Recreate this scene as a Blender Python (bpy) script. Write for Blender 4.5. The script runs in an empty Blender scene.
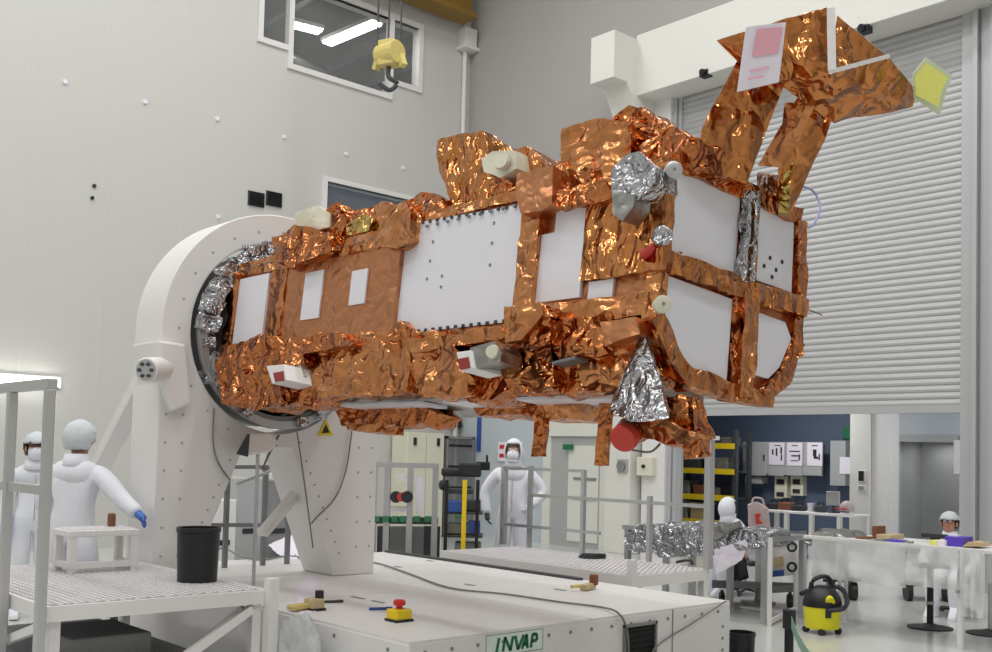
import bpy, bmesh, math, random
from mathutils import Vector, Matrix, noise, Quaternion
R = math.radians
scn = bpy.context.scene
COL = scn.collection
V = Vector

# ------------------------------------------------------------------ camera
FPX, PX, PY = 1040.0, 496.0, 409.0
TH, PITCH, ROLL, EYE = R(42.29), R(2.5), R(1.43), V((0, 0, 1.65))
h = V((-math.cos(TH), math.sin(TH), 0))
FW = (h * math.cos(PITCH) + V((0, 0, math.sin(PITCH)))).normalized()
r0 = FW.cross(V((0, 0, 1))).normalized(); u0 = r0.cross(FW)
RT = r0 * math.cos(ROLL) + u0 * math.sin(ROLL)
UP = u0 * math.cos(ROLL) - r0 * math.sin(ROLL)
cd = bpy.data.cameras.new('camera'); cam = bpy.data.objects.new('camera', cd); COL.objects.link(cam)
cam.matrix_world = Matrix(((RT.x, UP.x, -FW.x, EYE.x), (RT.y, UP.y, -FW.y, EYE.y), (RT.z, UP.z, -FW.z, EYE.z), (0, 0, 0, 1)))
cd.sensor_width = 36; cd.lens = FPX * 36 / 992; cd.shift_y = (PY - 326) / 992; cd.clip_end = 200
scn.camera = cam
def ray(x, y): return (FW + RT * ((x - PX) / FPX) - UP * ((y - PY) / FPX)).normalized()
def hit(x, y, p0, n):
    d = ray(x, y); return EYE + d * ((V(p0) - EYE).dot(n) / d.dot(n))
def hX(x, y, X): return hit(x, y, (X, 0, 0), V((1, 0, 0)))
def hY(x, y, Y): return hit(x, y, (0, Y, 0), V((0, 1, 0)))
def hZ(x, y, Z): return hit(x, y, (0, 0, Z), V((0, 0, 1)))
def hF(x, y, f):
    d = ray(x, y); return EYE + d * (f / d.dot(FW))

# ------------------------------------------------------------------ materials
def srgb(r, g, b):
    f = lambda c: c / 12.92 if c <= .04045 else ((c + .055) / 1.055) ** 2.4
    return (f(r / 255), f(g / 255), f(b / 255), 1)
MATS = {}
def mat(name, col, rough=.5, metal=0, var=.06, vscale=6, bump=0, bscale=60, spec=.5, emit=0, alpha=1, trans=0):
    m = bpy.data.materials.new(name); m.use_nodes = True
    nt = m.node_tree; b = nt.nodes['Principled BSDF']
    c = srgb(*col)
    b.inputs['Roughness'].default_value = rough; b.inputs['Metallic'].default_value = metal
    b.inputs['Specular IOR Level'].default_value = spec
    tc = nt.nodes.new('ShaderNodeTexCoord')
    if var:
        n = nt.nodes.new('ShaderNodeTexNoise'); n.inputs['Scale'].default_value = vscale; n.inputs['Detail'].default_value = 5
        nt.links.new(tc.outputs['Object'], n.inputs['Vector'])
        mx = nt.nodes.new('ShaderNodeMix'); mx.data_type = 'RGBA'
        mx.inputs[6].default_value = tuple(x * (1 - var) for x in c[:3]) + (1,)
        mx.inputs[7].default_value = tuple(min(1, x * (1 + var)) for x in c[:3]) + (1,)
        nt.links.new(n.outputs['Fac'], mx.inputs[0]); nt.links.new(mx.outputs[2], b.inputs['Base Color'])
    else:
        b.inputs['Base Color'].default_value = c
    if bump:
        n2 = nt.nodes.new('ShaderNodeTexNoise'); n2.inputs['Scale'].default_value = bscale
        nt.links.new(tc.outputs['Object'], n2.inputs['Vector'])
        bp = nt.nodes.new('ShaderNodeBump'); bp.inputs['Strength'].default_value = bump; bp.inputs['Distance'].default_value = .01
        nt.links.new(n2.outputs['Fac'], bp.inputs['Height']); nt.links.new(bp.outputs['Normal'], b.inputs['Normal'])
    if emit:
        b.inputs['Emission Color'].default_value = c; b.inputs['Emission Strength'].default_value = emit
    b.inputs['Alpha'].default_value = alpha; b.inputs['Transmission Weight'].default_value = trans
    MATS[name] = m
    return m

def foil(name, col, rough=.2, cells=((4.5, .3),), folds=((5, (1, 1, .4), .1), (10, (.45, 1, 1), .05)), col2=None):
    """crumpled metal foil: broad cells tilt the normal, ridged noise adds the long creases"""
    m = bpy.data.materials.new(name); m.use_nodes = True
    nt = m.node_tree; b = nt.nodes['Principled BSDF']; L = nt.links.new; N = nt.nodes.new
    b.inputs['Metallic'].default_value = 1; b.inputs['Roughness'].default_value = rough
    tc = N('ShaderNodeTexCoord')
    wn = N('ShaderNodeTexNoise'); wn.inputs['Scale'].default_value = 5; wn.inputs['Detail'].default_value = 2
    L(tc.outputs['Object'], wn.inputs['Vector'])
    ws = N('ShaderNodeVectorMath'); ws.operation = 'SCALE'; ws.inputs['Scale'].default_value = .16; L(wn.outputs['Color'], ws.inputs[0])
    wa = N('ShaderNodeVectorMath'); wa.operation = 'ADD'; L(tc.outputs['Object'], wa.inputs[0]); L(ws.outputs[0], wa.inputs[1])
    g = N('ShaderNodeNewGeometry'); cur = g.outputs['Normal']
    for sc, k in cells:
        v = N('ShaderNodeTexVoronoi'); v.inputs['Scale'].default_value = sc; L(wa.outputs[0], v.inputs['Vector'])
        s = N('ShaderNodeVectorMath'); s.operation = 'SUBTRACT'; s.inputs[1].default_value = (.5, .5, .5); L(v.outputs['Color'], s.inputs[0])
        q = N('ShaderNodeVectorMath'); q.operation = 'SCALE'; q.inputs['Scale'].default_value = k; L(s.outputs[0], q.inputs[0])
        a = N('ShaderNodeVectorMath'); a.operation = 'ADD'; L(cur, a.inputs[0]); L(q.outputs[0], a.inputs[1]); cur = a.outputs[0]
    nn = N('ShaderNodeVectorMath'); nn.operation = 'NORMALIZE'; L(cur, nn.inputs[0]); cur = nn.outputs[0]
    for sc, st, wt in folds:
        mp = N('ShaderNodeMapping'); mp.inputs['Scale'].default_value = st; mp.inputs['Rotation'].default_value = (sc * .7, sc * .3, sc * .9); L(wa.outputs[0], mp.inputs['Vector'])
        n = N('ShaderNodeTexNoise'); n.inputs['Scale'].default_value = sc; n.inputs['Detail'].default_value = 1.2; L(mp.outputs[0], n.inputs['Vector'])
        s1 = N('ShaderNodeMath'); s1.operation = 'SUBTRACT'; s1.inputs[1].default_value = .5; L(n.outputs['Fac'], s1.inputs[0])
        s2 = N('ShaderNodeMath'); s2.operation = 'ABSOLUTE'; L(s1.outputs[0], s2.inputs[0])
        s3 = N('ShaderNodeMath'); s3.operation = 'MULTIPLY'; s3.inputs[1].default_value = wt; L(s2.outputs[0], s3.inputs[0])
        bp = N('ShaderNodeBump'); bp.inputs['Strength'].default_value = 1; bp.inputs['Distance'].default_value = 1
        L(s3.outputs[0], bp.inputs['Height']); L(cur, bp.inputs['Normal']); cur = bp.outputs[0]
    L(cur, b.inputs['Normal'])
    c2 = col2 or tuple(x * .85 for x in col)
    mx = N('ShaderNodeMix'); mx.data_type = 'RGBA'; mx.inputs[6].default_value = srgb(*c2); mx.inputs[7].default_value = srgb(*col)
    L(wn.outputs['Fac'], mx.inputs[0]); L(mx.outputs[2], b.inputs['Base Color'])
    MATS[name] = m
    return m

C1, C2 = (216, 152, 102), (190, 122, 74)
foil('copper_foil', C1, .22, ((3.2, .28),), ((3, (1, 1, .4), .17), (7, (.45, 1, 1), .09)), col2=C2)
foil('copper_crumpled', (212, 142, 90), .18, ((5.5, .55), (14, .25)), ((5, (1, .6, .6), .18), (12, (.5, 1, 1), .07)), col2=(176, 100, 56))
foil('copper_smooth', (204, 144, 104), .38, ((3, .06),), ((3, (1, 1, .5), .03), (8, (1, .6, 1), .03)), col2=(192, 130, 90))
foil('copper_streaked', (214, 148, 92), .16, ((2.8, .25),), ((3.6, (1.4, 1.2, .3), .22), (8, (1.2, .5, .5), .1)), col2=(188, 116, 64))
foil('silver_foil', (200, 201, 206), .24, ((9, .5), (24, .4)), ((8, (1, .6, .6), .12), (20, (1, 1, 1), .05)))
foil('silver_dull', (176, 176, 174), .38, ((8, .3),), ((6, (1, .5, 1), .06),))
foil('gold_foil', (220, 192, 112), .24, ((12, .5),), ((14, (1, 1, 1), .08),))
mat('wall_paint', (205, 205, 201), .6, var=.015, vscale=1.2, bump=.02)
mat('back_paint', (174, 170, 169), .6, var=.02, vscale=.8)
mat('beam_paint', (226, 226, 220), .5, var=.02)
mat('pale_blue_paint', (196, 204, 210), .5, var=.02)
mat('slate_blue_paint', (82, 96, 118), .6, var=.04)
mat('white_paint', (232, 230, 229), .38, var=.02, vscale=3)
mat('cream_paint', (226, 224, 204), .5, var=.02)
mat('grey_paint', (176, 177, 178), .45, var=.03)
mat('mid_grey', (134, 136, 136), .5, var=.05)
mat('dark_grey', (64, 66, 68), .5, var=.06)
mat('black_plastic', (24, 25, 28), .4, var=.1)
mat('black_gap', (14, 14, 16), .7, var=.1)
mat('roller_slats', (186, 186, 187), .42, metal=.15, var=.015)
mat('track_metal', (186, 187, 190), .4, metal=.2, var=.02)
mat('aluminium', (196, 197, 198), .34, metal=.75, var=.04)
mat('dark_steel', (132, 134, 136), .4, metal=.7, var=.08)
mat('crane_yellow', (138, 106, 38), .5, var=.1)
mat('hook_yellow', (214, 196, 120), .5, var=.2, vscale=20)
mat('safety_yellow', (236, 204, 30), .42, var=.05)
mat('vacuum_yellow', (228, 222, 28), .4, var=.04)
mat('signal_red', (206, 44, 36), .4, var=.05)
mat('maroon', (150, 44, 44), .45, var=.05)
mat('cap_red', (196, 58, 48), .45, var=.05)
mat('suit_fabric', (234, 236, 244), .7, var=.03, bump=.5, bscale=16)
mat('cap_fabric', (206, 212, 216), .75, var=.12, vscale=40, bump=.4, bscale=40)
mat('skin', (198, 146, 122), .5, var=.05)
mat('hair', (60, 44, 36), .6, var=.2)
mat('glove_blue', (72, 116, 196), .42, var=.06)
mat('glass_dark', (96, 58, 40), .1, var=.05)
mat('paper', (240, 234, 246), .6, var=.03)
mat('paper_pink', (238, 176, 190), .6, var=.05)
mat('tag_yellow', (232, 232, 122), .6, var=.06, vscale=30)
mat('tag_border', (222, 236, 206), .6, var=.04)
mat('radiator_white', (228, 227, 235), .42, var=.015, vscale=2)
mat('tape_white', (236, 232, 232), .5, var=.03)
mat('greenish_white', (216, 214, 194), .45, var=.08, vscale=20)
mat('dark_green', (20, 110, 72), .5, var=.03)
mat('pale_green', (224, 238, 231), .5, var=.02)
mat('ink', (40, 40, 46), .6, var=.05)
mat('cable_grey', (126, 126, 126), .5, var=.05)
mat('cable_blue', (150, 160, 205), .5, var=.05)
mat('blue_plastic', (52, 84, 160), .45, var=.08)
mat('violet_plastic', (92, 70, 190), .45, var=.05)
mat('belt_green', (150, 186, 164), .5, var=.1, vscale=30)
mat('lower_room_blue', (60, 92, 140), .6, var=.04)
mat('joint_grey', (212, 212, 208), .6, var=.02)
mat('green_clamp', (52, 120, 84), .5, var=.05)
mat('wood_brown', (126, 78, 56), .6, var=.15)
mat('card_tan', (196, 176, 136), .6, var=.1)
mat('plum_bag', (190, 174, 174), .6, var=.25, vscale=22)
mat('shelf_goods', (112, 112, 104), .6, var=.25, vscale=14)
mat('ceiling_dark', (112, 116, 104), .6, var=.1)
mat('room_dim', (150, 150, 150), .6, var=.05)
mat('lamp_glow', (255, 255, 250), .5, var=0, emit=9)
mat('deck_metal', (236, 232, 235), .35, metal=0, var=.03)
m = mat('sheet_plastic', (225, 228, 228), .12, var=.03, bump=.8, bscale=9, alpha=.66)
m = mat('window_glass', (235, 240, 240), .02, var=0, alpha=.10)

def floor_mat():
    m = mat('floor_epoxy', (202, 203, 200), .16, var=.03, vscale=.6)
    return m
floor_mat()

# ------------------------------------------------------------------ mesh builder
ORG = {}
class B:
    def __init__(s): s.bm = bmesh.new()
    def box(s, x0, x1, y0, y1, z0, z1, M=None):
        vs = [s.bm.verts.new(V((x, y, z)) if M is None else M @ V((x, y, z))) for x in (x0, x1) for y in (y0, y1) for z in (z0, z1)]
        for f in ((0, 1, 3, 2), (4, 6, 7, 5), (0, 4, 5, 1), (2, 3, 7, 6), (0, 2, 6, 4), (1, 5, 7, 3)): s.bm.faces.new([vs[i] for i in f])
        return s
    def cbox(s, c, sx, sy, sz, rz=0, rx=0, ry=0):
        M = Matrix.Translation(V(c)) @ Matrix.Rotation(rz, 4, 'Z') @ Matrix.Rotation(ry, 4, 'Y') @ Matrix.Rotation(rx, 4, 'X')
        return s.box(-sx / 2, sx / 2, -sy / 2, sy / 2, -sz / 2, sz / 2, M)
    def bar(s, p, q, w, t=None, upv=(0, 0, 1)):
        p, q = V(p), V(q); t = t or w; d = (q - p); L = d.length; d.normalize(); a = V(upv)
        if abs(d.dot(a)) > .98: a = V((1, 0, 0))
        sd = d.cross(a).normalized(); u = sd.cross(d)
        M = Matrix(((d.x, sd.x, u.x, p.x), (d.y, sd.y, u.y, p.y), (d.z, sd.z, u.z, p.z), (0, 0, 0, 1)))
        return s.box(0, L, -w / 2, w / 2, -t / 2, t / 2, M)
    def cyl(s, p, q, r, r2=None, n=16, cap=True):
        p, q = V(p), V(q); r2 = r if r2 is None else r2; d = (q - p).normalized()
        a = V((0, 0, 1)) if abs(d.z) < .9 else V((1, 0, 0)); e = d.cross(a).normalized(); f = e.cross(d)
        A, Bv = [], []
        for i in range(n):
            t = 2 * math.pi * i / n; o = e * math.cos(t) + f * math.sin(t)
            A.append(s.bm.verts.new(p + o * r)); Bv.append(s.bm.verts.new(q + o * r2))
        for i in range(n): s.bm.faces.new((A[i], A[(i + 1) % n], Bv[(i + 1) % n], Bv[i]))
        if cap: s.bm.faces.new(A[::-1]); s.bm.faces.new(Bv)
        return s
    def lathe(s, c, prof, n=24, axis=(0, 0, 1)):
        c = V(c); d = V(axis).normalized(); a = V((1, 0, 0)) if abs(d.x) < .9 else V((0, 1, 0)); e = d.cross(a).normalized(); f = e.cross(d)
        rings = []
        for r, z in prof:
            rings.append([s.bm.verts.new(c + d * z + (e * math.cos(2 * math.pi * i / n) + f * math.sin(2 * math.pi * i / n)) * max(r, 1e-4)) for i in range(n)])
        for A, Bv in zip(rings, rings[1:]):
            for i in range(n): s.bm.faces.new((A[i], Bv[i], Bv[(i + 1) % n], A[(i + 1) % n]))
        return s
    def tube(s, pts, r, n=6, sub=4):
        pts = [V(p) for p in pts]; P = []
        for i in range(len(pts) - 1):                                   # catmull-rom
            a, b, c, d = pts[max(i - 1, 0)], pts[i], pts[i + 1], pts[min(i + 2, len(pts) - 1)]
            for k in range(sub):
                t = k / sub
                P.append(.5 * ((2 * b) + (c - a) * t + (2 * a - 5 * b + 4 * c - d) * t * t + (3 * b - a - 3 * c + d) * t ** 3))
        P.append(pts[-1]); prev = None
        for i, p in enumerate(P):
            d = (P[min(i + 1, len(P) - 1)] - P[max(i - 1, 0)]).normalized(); a = V((0, 0, 1)) if abs(d.z) < .9 else V((1, 0, 0))
            e = d.cross(a).normalized(); f = e.cross(d)
            ring = [s.bm.verts.new(p + (e * math.cos(6.2832 * k / n) + f * math.sin(6.2832 * k / n)) * r) for k in range(n)]
            if prev:
                for k in range(n): s.bm.faces.new((prev[k], prev[(k + 1) % n], ring[(k + 1) % n], ring[k]))
            else: s.bm.faces.new(ring[::-1])
            prev = ring
        s.bm.faces.new(prev)
        return s
    def sph(s, c, rx, ry=None, rz=None, n=16, m=10, M=None, keep=None):
        ry = ry or rx; rz = rz or rx
        g = bmesh.ops.create_uvsphere(s.bm, u_segments=n, v_segments=m, radius=1)
        if keep:
            bad = [v for v in g['verts'] if not keep(v.co)]
            bmesh.ops.delete(s.bm, geom=bad, context='VERTS'); g = {'verts': [v for v in g['verts'] if v.is_valid]}
        for v in g['verts']:
            q = V((v.co.x * rx, v.co.y * ry, v.co.z * rz)); v.co = V(c) + (M @ q if M else q)
        return s
    def poly(s, pts, ext=None):
        vs = [s.bm.verts.new(V(p)) for p in pts]; f = s.bm.faces.new(vs)
        if ext is not None:
            r = bmesh.ops.extrude_face_region(s.bm, geom=[f])
            for v in r['geom']:
                if isinstance(v, bmesh.types.BMVert): v.co += V(ext)
        return s
    def hull(s, pts):
        b2 = bmesh.new()
        for p in pts: b2.verts.new(V(p))
        r = bmesh.ops.convex_hull(b2, input=b2.verts[:])
        bmesh.ops.delete(b2, geom=list({v for v in r['geom_interior'] if isinstance(v, bmesh.types.BMVert)}), context='VERTS')
        me = bpy.data.meshes.new('tmp'); b2.to_mesh(me); b2.free(); s.bm.from_mesh(me); bpy.data.meshes.remove(me)
        return s
    def crumple(s, hh=.06, amp=.02, fr=9, seed=0, lock=None):
        """cut every edge longer than hh, then push the points about so that facets form"""
        bm = s.bm
        bmesh.ops.triangulate(bm, faces=bm.faces[:])
        for _ in range(7):
            es = [e for e in bm.edges if e.calc_length() > hh]
            if not es: break
            bmesh.ops.subdivide_edges(bm, edges=es, cuts=1, use_grid_fill=False)
            bmesh.ops.triangulate(bm, faces=[f for f in bm.faces if len(f.verts) > 3])
        bm.normal_update(); o = V((seed * 3.17, seed * 1.31, seed * 2.23)); nv = {}
        for v in bm.verts:
            if lock and lock(v.co): continue
            p = v.co * fr + o
            d1 = noise.noise_vector(p); d2 = noise.noise_vector(p * 2.3 + V((9, 2, 5)))
            nv[v] = v.co + (d1 * .8 + d2 * .3) * amp + v.normal * (abs(noise.noise(p * .8)) - .2) * amp * 1.2
        for v, c in nv.items(): v.co = c
        return s
    def build(s, name, m, parent=None, smooth=False, bevel=0, label=None, solid=0, sub=0):
        bm = s.bm; bmesh.ops.remove_doubles(bm, verts=bm.verts[:], dist=1e-5)
        bmesh.ops.recalc_face_normals(bm, faces=bm.faces[:])
        org = ORG.get(parent.name) if parent else None
        if org is None:
            if parent is None:
                xs = [v.co for v in bm.verts]
                org = V(((min(c.x for c in xs) + max(c.x for c in xs)) / 2, (min(c.y for c in xs) + max(c.y for c in xs)) / 2, min(c.z for c in xs)))
            else: org = V((0, 0, 0))
        for v in bm.verts: v.co -= org
        me = bpy.data.meshes.new(name); bm.to_mesh(me); bm.free()
        if smooth:
            for p in me.polygons: p.use_smooth = True
            try: me.set_sharp_from_angle(angle=R(40))
            except Exception: pass
        ms = m if isinstance(m, (list, tuple)) else [m]
        for k in ms: me.materials.append(MATS[k])
        o = bpy.data.objects.new(name, me); COL.objects.link(o)
        if parent: o.parent = parent
        else: o.location = org
        ORG[o.name] = org
        if bevel:
            md = o.modifiers.new('bevel', 'BEVEL'); md.width = bevel; md.segments = 2; md.limit_method = 'ANGLE'
        if solid:
            md = o.modifiers.new('solid', 'SOLIDIFY'); md.thickness = solid; md.offset = 0
        if sub:
            md = o.modifiers.new('sub', 'SUBSURF'); md.levels = sub; md.render_levels = sub
        if label: o['label'] = label
        return o
def dots(name, m, parent, pts, r, hgt, axis, n=8):
    first = None
    for c in pts:
        if first is None: first = B().lathe(c, [(0, hgt), (r * .9, hgt * .8), (r, 0)], n, axis).build(name, m, parent); c0 = V(c)
        else:
            o = first.copy(); COL.objects.link(o); o.parent = parent; o.location = first.location + (V(c) - c0)
def tag(o, label, cat, group=None, kind=None):
    o['label'] = label; o['category'] = cat
    if group: o['group'] = group
    if kind: o['kind'] = kind
    return o
def thing(name, loc, label, cat, group=None, local=None):
    o = bpy.data.objects.new(name, None); COL.objects.link(o); o.location = V(loc); o.empty_display_size = .2
    ORG[o.name] = V(loc) if local is None else V((0, 0, 0))
    if local is not None: o.matrix_world = local
    return tag(o, label, cat, group)
def struct(o, label=None):
    o['kind'] = 'structure'
    if label: o['label'] = label
    return o
# ================================================================== the hall
XL, YB, XR, YF, ZC = -16.47, 14.0, 7.0, -7.0, 12.5
struct(B().box(XL - .3, XR + .3, YF - .3, 20.3, -.2, 0).build('floor', 'floor_epoxy'))
struct(B().box(XL - 6, XR + .3, YF - .3, 20.3, ZC, ZC + .2).build('ceiling', 'white_paint'))
def wall_cells(axis, a0, a1, u0, u1, z0, z1, holes):
    b = B(); us = sorted({u0, u1} | {k for q in holes for k in q[:2]}); zs = sorted({z0, z1} | {k for q in holes for k in q[2:]})
    for ua, ub in zip(us, us[1:]):
        for za, zb in zip(zs, zs[1:]):
            cu, cz = (ua + ub) / 2, (za + zb) / 2
            if any(q[0] < cu < q[1] and q[2] < cz < q[3] for q in holes): continue
            if axis == 'X': b.box(a0, a1, ua, ub, za, zb)
            else: b.box(ua, ub, a0, a1, za, zb)
    return b
WL = wall_cells('X', XL - .25, XL, YF, 20, 0, ZC, [(9.05, 9.67, 9.0, 10.2), (9.67, 11.93, 8.68, 10.2), (11.93, 12.66, 9.0, 10.2), (10.5, 12.75, 5.3, 6.68)]).build('wall_left', 'wall_paint')
struct(WL)
WB = wall_cells('Y', YB, YB + .3, XL, XR, 0, ZC, [(-10.95, -6.1, 0, 7.8), (-5.55, -1.5, 0, 7.8)]).build('wall_back', 'back_paint')
struct(WB)
struct(B().box(XR, XR + .25, YF, 20, 0, ZC).build('wall_right', 'wall_paint'))
struct(B().box(XL, XR, YF - .25, YF, 0, ZC).build('wall_front', 'wall_paint'))
# panel joints and fixing studs of the left wall
b = B()
for y in (2.1, 3.5, 5.2, 6.4, 7.7): b.box(XL, XL + .006, y, y + .018, 0, ZC)
b.build('panel_joint', 'joint_grey', WL)
for p in [(65, 82), (145, 102), (217, 119), (284, 137), (346, 154), (403, 168), (218, 217)]:
    q = hX(*p, XL); B().lathe(q, [(.0, .03), (.035, .03), (.045, 0)], 10, (1, 0, 0)).build('fixing_stud', 'paper', WL)
b = B()
for p in [(94, 186), (92, 198)]: q = hX(*p, XL); b.lathe(q, [(0, .03), (.03, .03), (.03, 0)], 8, (1, 0, 0))
b.build('sensor_socket', 'ink', WL)
# window 1 : three bays under one head
W1 = B()
def frame_bars(b, posts, sills, zt, w=.1):
    for y, z in posts: b.box(XL - .1, XL + .05, y - w / 2, y + w / 2, z - w, zt + w)
    for y0, y1, z in sills: b.box(XL - .09, XL + .044, y0 + w / 2 - .002, y1 - w / 2 + .002, z - w, z)
    for y0, y1, z in sills: b.box(XL - .09, XL + .044, y0 + w / 2 - .002, y1 - w / 2 + .002, zt, zt + w)
frame_bars(W1, [(9.05, 9.0), (9.67, 8.68), (11.93, 8.68), (12.66, 9.0)], [(9.05, 9.67, 9.0), (9.67, 11.93, 8.68), (11.93, 12.66, 9.0)], 10.2)
W1 = struct(W1.build('window_1', 'white_paint'))
for y0, y1, z0 in ((9.1, 9.62, 9.0), (9.72, 11.88, 8.68), (11.98, 12.61, 9.0)):
    B().box(XL - .07, XL - .055, y0, y1, z0, 10.2).build('pane', 'window_glass', W1)
W2 = B(); frame_bars(W2, [(10.5, 5.3), (12.75, 5.3)], [(10.5, 12.75, 5.3)], 6.68, .09)
W2 = struct(W2.build('window_2', 'white_paint'))
B().box(XL - .07, XL - .055, 10.55, 12.7, 5.3, 6.68).build('pane', 'window_glass', W2)
# rooms behind the two windows
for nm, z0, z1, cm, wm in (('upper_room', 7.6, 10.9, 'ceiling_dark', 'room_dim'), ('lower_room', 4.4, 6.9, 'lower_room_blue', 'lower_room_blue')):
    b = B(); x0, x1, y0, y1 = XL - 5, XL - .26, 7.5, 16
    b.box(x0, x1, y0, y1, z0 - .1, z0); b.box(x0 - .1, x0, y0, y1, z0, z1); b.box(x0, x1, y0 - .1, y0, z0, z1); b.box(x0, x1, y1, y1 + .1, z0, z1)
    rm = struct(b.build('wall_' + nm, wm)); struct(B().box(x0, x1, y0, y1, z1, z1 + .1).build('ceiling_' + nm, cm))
for k, (c, ln, rz) in enumerate([((-17.75, 11.85, 10.25), 1.7, R(4)), ((-18.3, 11.1, 10.3), .7, R(80))]):
    t = thing('fluorescent_lamp', c, ['long white fluorescent lamp hanging behind the upper window', 'short white fluorescent lamp farther behind the upper window'][k], 'lamp', 'lamps behind the upper window')
    B().cbox(V(c) + V((0, 0, .06)), ln, .3, .08, rz).build('housing', 'white_paint', t); B().cbox(c, ln - .06, .24, .05, rz).build('diffuser', 'lamp_glow', t)
tag(B().cyl((-18.6, 8.4, 10.2), (-20.9, 14.8, 10.2), .16).build('air_duct', 'aluminium', smooth=True), 'grey round air duct under the ceiling behind the upper window', 'duct')
b = B()
for y in (9.4, 10.6, 13.0, 14.2): b.box(XL - 4.8, XL - .3, y, y + .14, 10.5, 10.75)
struct(b.build('beam_upper_room', 'mid_grey'))
tag(B().cbox((-18.3, 13.4, 9.2), .08, 1.2, .5).build('display_screen', 'blue_plastic'), 'blue screen seen in the right bay of the upper window', 'screen')
tag(B().cbox((-17.4, 11.7, 6.1), .03, .22, .2).build('status_screen', 'pale_blue_paint'), 'small pale screen glowing in the dark blue lower window', 'screen')
# vents on the left wall
v = thing('wall_vent', hX(265, 199, XL), 'pair of black louvred vents on the left wall', 'vent')
for x0, x1 in ((248, 263.5), (266, 281)):
    a, c = hX(x0, 190.5, XL), hX(x1, 208, XL); z0, z1 = c.z, hX(x0, 190.5, XL).z
    fv = B().box(XL, XL + .03, a.y, c.y, z0, z1).build('vent_frame', 'dark_grey', v)
    b = B()
    for k in range(6): b.cbox((XL + .035, (a.y + c.y) / 2, z0 + (k + .5) * (z1 - z0) / 6), .03, c.y - a.y - .03, .022, ry=R(35))
    b.build('louvre', 'black_gap', fv)
# corner pipe and box
struct(tag(B().cyl((XL + .06, YB - .2, 0), (XL + .06, YB - .2, 10.05), .05).build('trim_1', 'beam_paint', smooth=True), 'white vertical pipe in the corner of the two walls', 'pipe'))
struct(tag(B().box(XL, XL + .26, YB - .36, YB - .05, 10.1, 10.5).box(XL, XL + .3, YB - .4, YB, 10.05, 10.12).build('trim_2', 'beam_paint', bevel=.01), 'white bracket box below the yellow crane beam', 'bracket'))
# crane
cr = thing('crane_beam', (-15.6, 12.6, 10.2), 'yellow steel crane runway beam high in the corner', 'beam')
B().box(-16.1, -15.98, 8.6, 13.6, 10.62, 11.5).build('web', 'crane_yellow', cr); B().box(-16.28, -15.8, 8.6, 13.6, 10.52, 10.62).build('flange', 'crane_yellow', cr)
HK = hF(389, 60, 17.0)
hk = thing('crane_hook', HK + V((0, 0, -.5)), 'yellow crane hook block hanging on ropes before the upper window', 'hook')
b = B(); b.cbox(HK + V((0, 0, .1)), .3, .26, .42, R(20)); b.cyl(HK + V((-.2, -.02, .1)), HK + V((.2, .02, .1)), .19); b.build('pulley_block', 'hook_yellow', hk, bevel=.02)
B().tube([HK + V((0, 0, -.1)), HK + V((0, 0, -.28)), HK + V((.1, .1, -.38)), HK + V((.02, .02, -.5)), HK + V((-.1, -.1, -.4))], .04, 8).build('hook', 'dark_grey', hk, smooth=True)
B().cbox(HK + V((-.16, -.1, 0)), .1, .1, .3, ry=R(25)).build('cheek_plate', 'hook_yellow', hk); B().cbox(HK + V((.18, .12, 0)), .1, .1, .28, ry=R(-25)).build('cheek_plate', 'hook_yellow', hk)
for dx in (-.2, -.02, .18):
    B().cyl(HK + RT * dx + V((0, 0, .25)), HK + RT * dx + V((0, 0, 3.9)), .016, n=6).build('rope', 'dark_grey', hk)
# header, bracket and column around the roller door
struct(tag(B().box(-11.4, XR, YB - .6, YB, 7.8, 8.85).build('trim_3', 'beam_paint', bevel=.01), 'white concrete beam above the roller door', 'beam'))
b = B().poly([(-11.9, 12.8, 8.77), (-11.9, YB, 8.77), (-11.9, YB, 6.9), (-11.9, 13.75, 6.9), (-11.9, 13.15, 7.97), (-11.9, 12.8, 7.97)], (.53, 0, 0))
struct(tag(b.build('trim_4', 'beam_paint', bevel=.01), 'white concrete bracket at the left end of the beam', 'bracket'))
struct(tag(B().box(-12.2, -11.62, YB - .3, YB, 0, 7.4).build('trim_5', 'beam_paint', bevel=.01), 'white square column left of the roller door', 'column'))
struct(B().box(-11.5, -11.02, YB - .12, YB, 0, 7.8).box(-11.56, -11.5, YB - .06, YB, 0, 7.8).build('trim_6', 'white_paint'))
# roller door
def curtain(x0, x1, z0, z1, name):
    b = B(); n = int((z1 - z0) / .094); hgt = (z1 - z0) / n
    prof = []
    for k in range(n):
        z = z0 + k * hgt
        prof += [(YB + .03, z), (YB + .033, z + .008), (YB + .018, z + .026), (YB + .014, z + .052)]
    prof.append((YB + .03, z1))
    A = [b.bm.verts.new((x0, y, z)) for y, z in prof]; C = [b.bm.verts.new((x1, y, z)) for y, z in prof]
    for i in range(len(prof) - 1): b.bm.faces.new((A[i], C[i], C[i + 1], A[i + 1]))
    return b.build(name, 'roller_slats', solid=.01)
struct(curtain(-10.92, -6.12, 2.45, 7.8, 'door_1')); d1 = bpy.data.objects['door_1']
B().box(-10.92, -6.12, YB - .02, YB + .09, 2.37, 2.47).build('bottom_rail', 'track_metal', d1)
struct(curtain(-5.54, -1.5, 0, 7.8, 'door_2'))
b = B()
for x0, x1, y0 in ((-6.12, -5.96, -.02), (-5.94, -5.88, -.1), (-5.86, -5.74, -.02), (-5.72, -5.66, -.1), (-5.64, -5.54, -.02)): b.box(x0, x1, YB + y0, YB + .12, 0, 7.8)
struct(b.build('trim_7', 'track_metal'))
b = B(); b.box(-11.02, -10.94, YB - .06, YB + .12, 0, 7.8); b.box(-10.93, -10.86, YB - .02, YB + .12, 0, 7.8)
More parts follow.
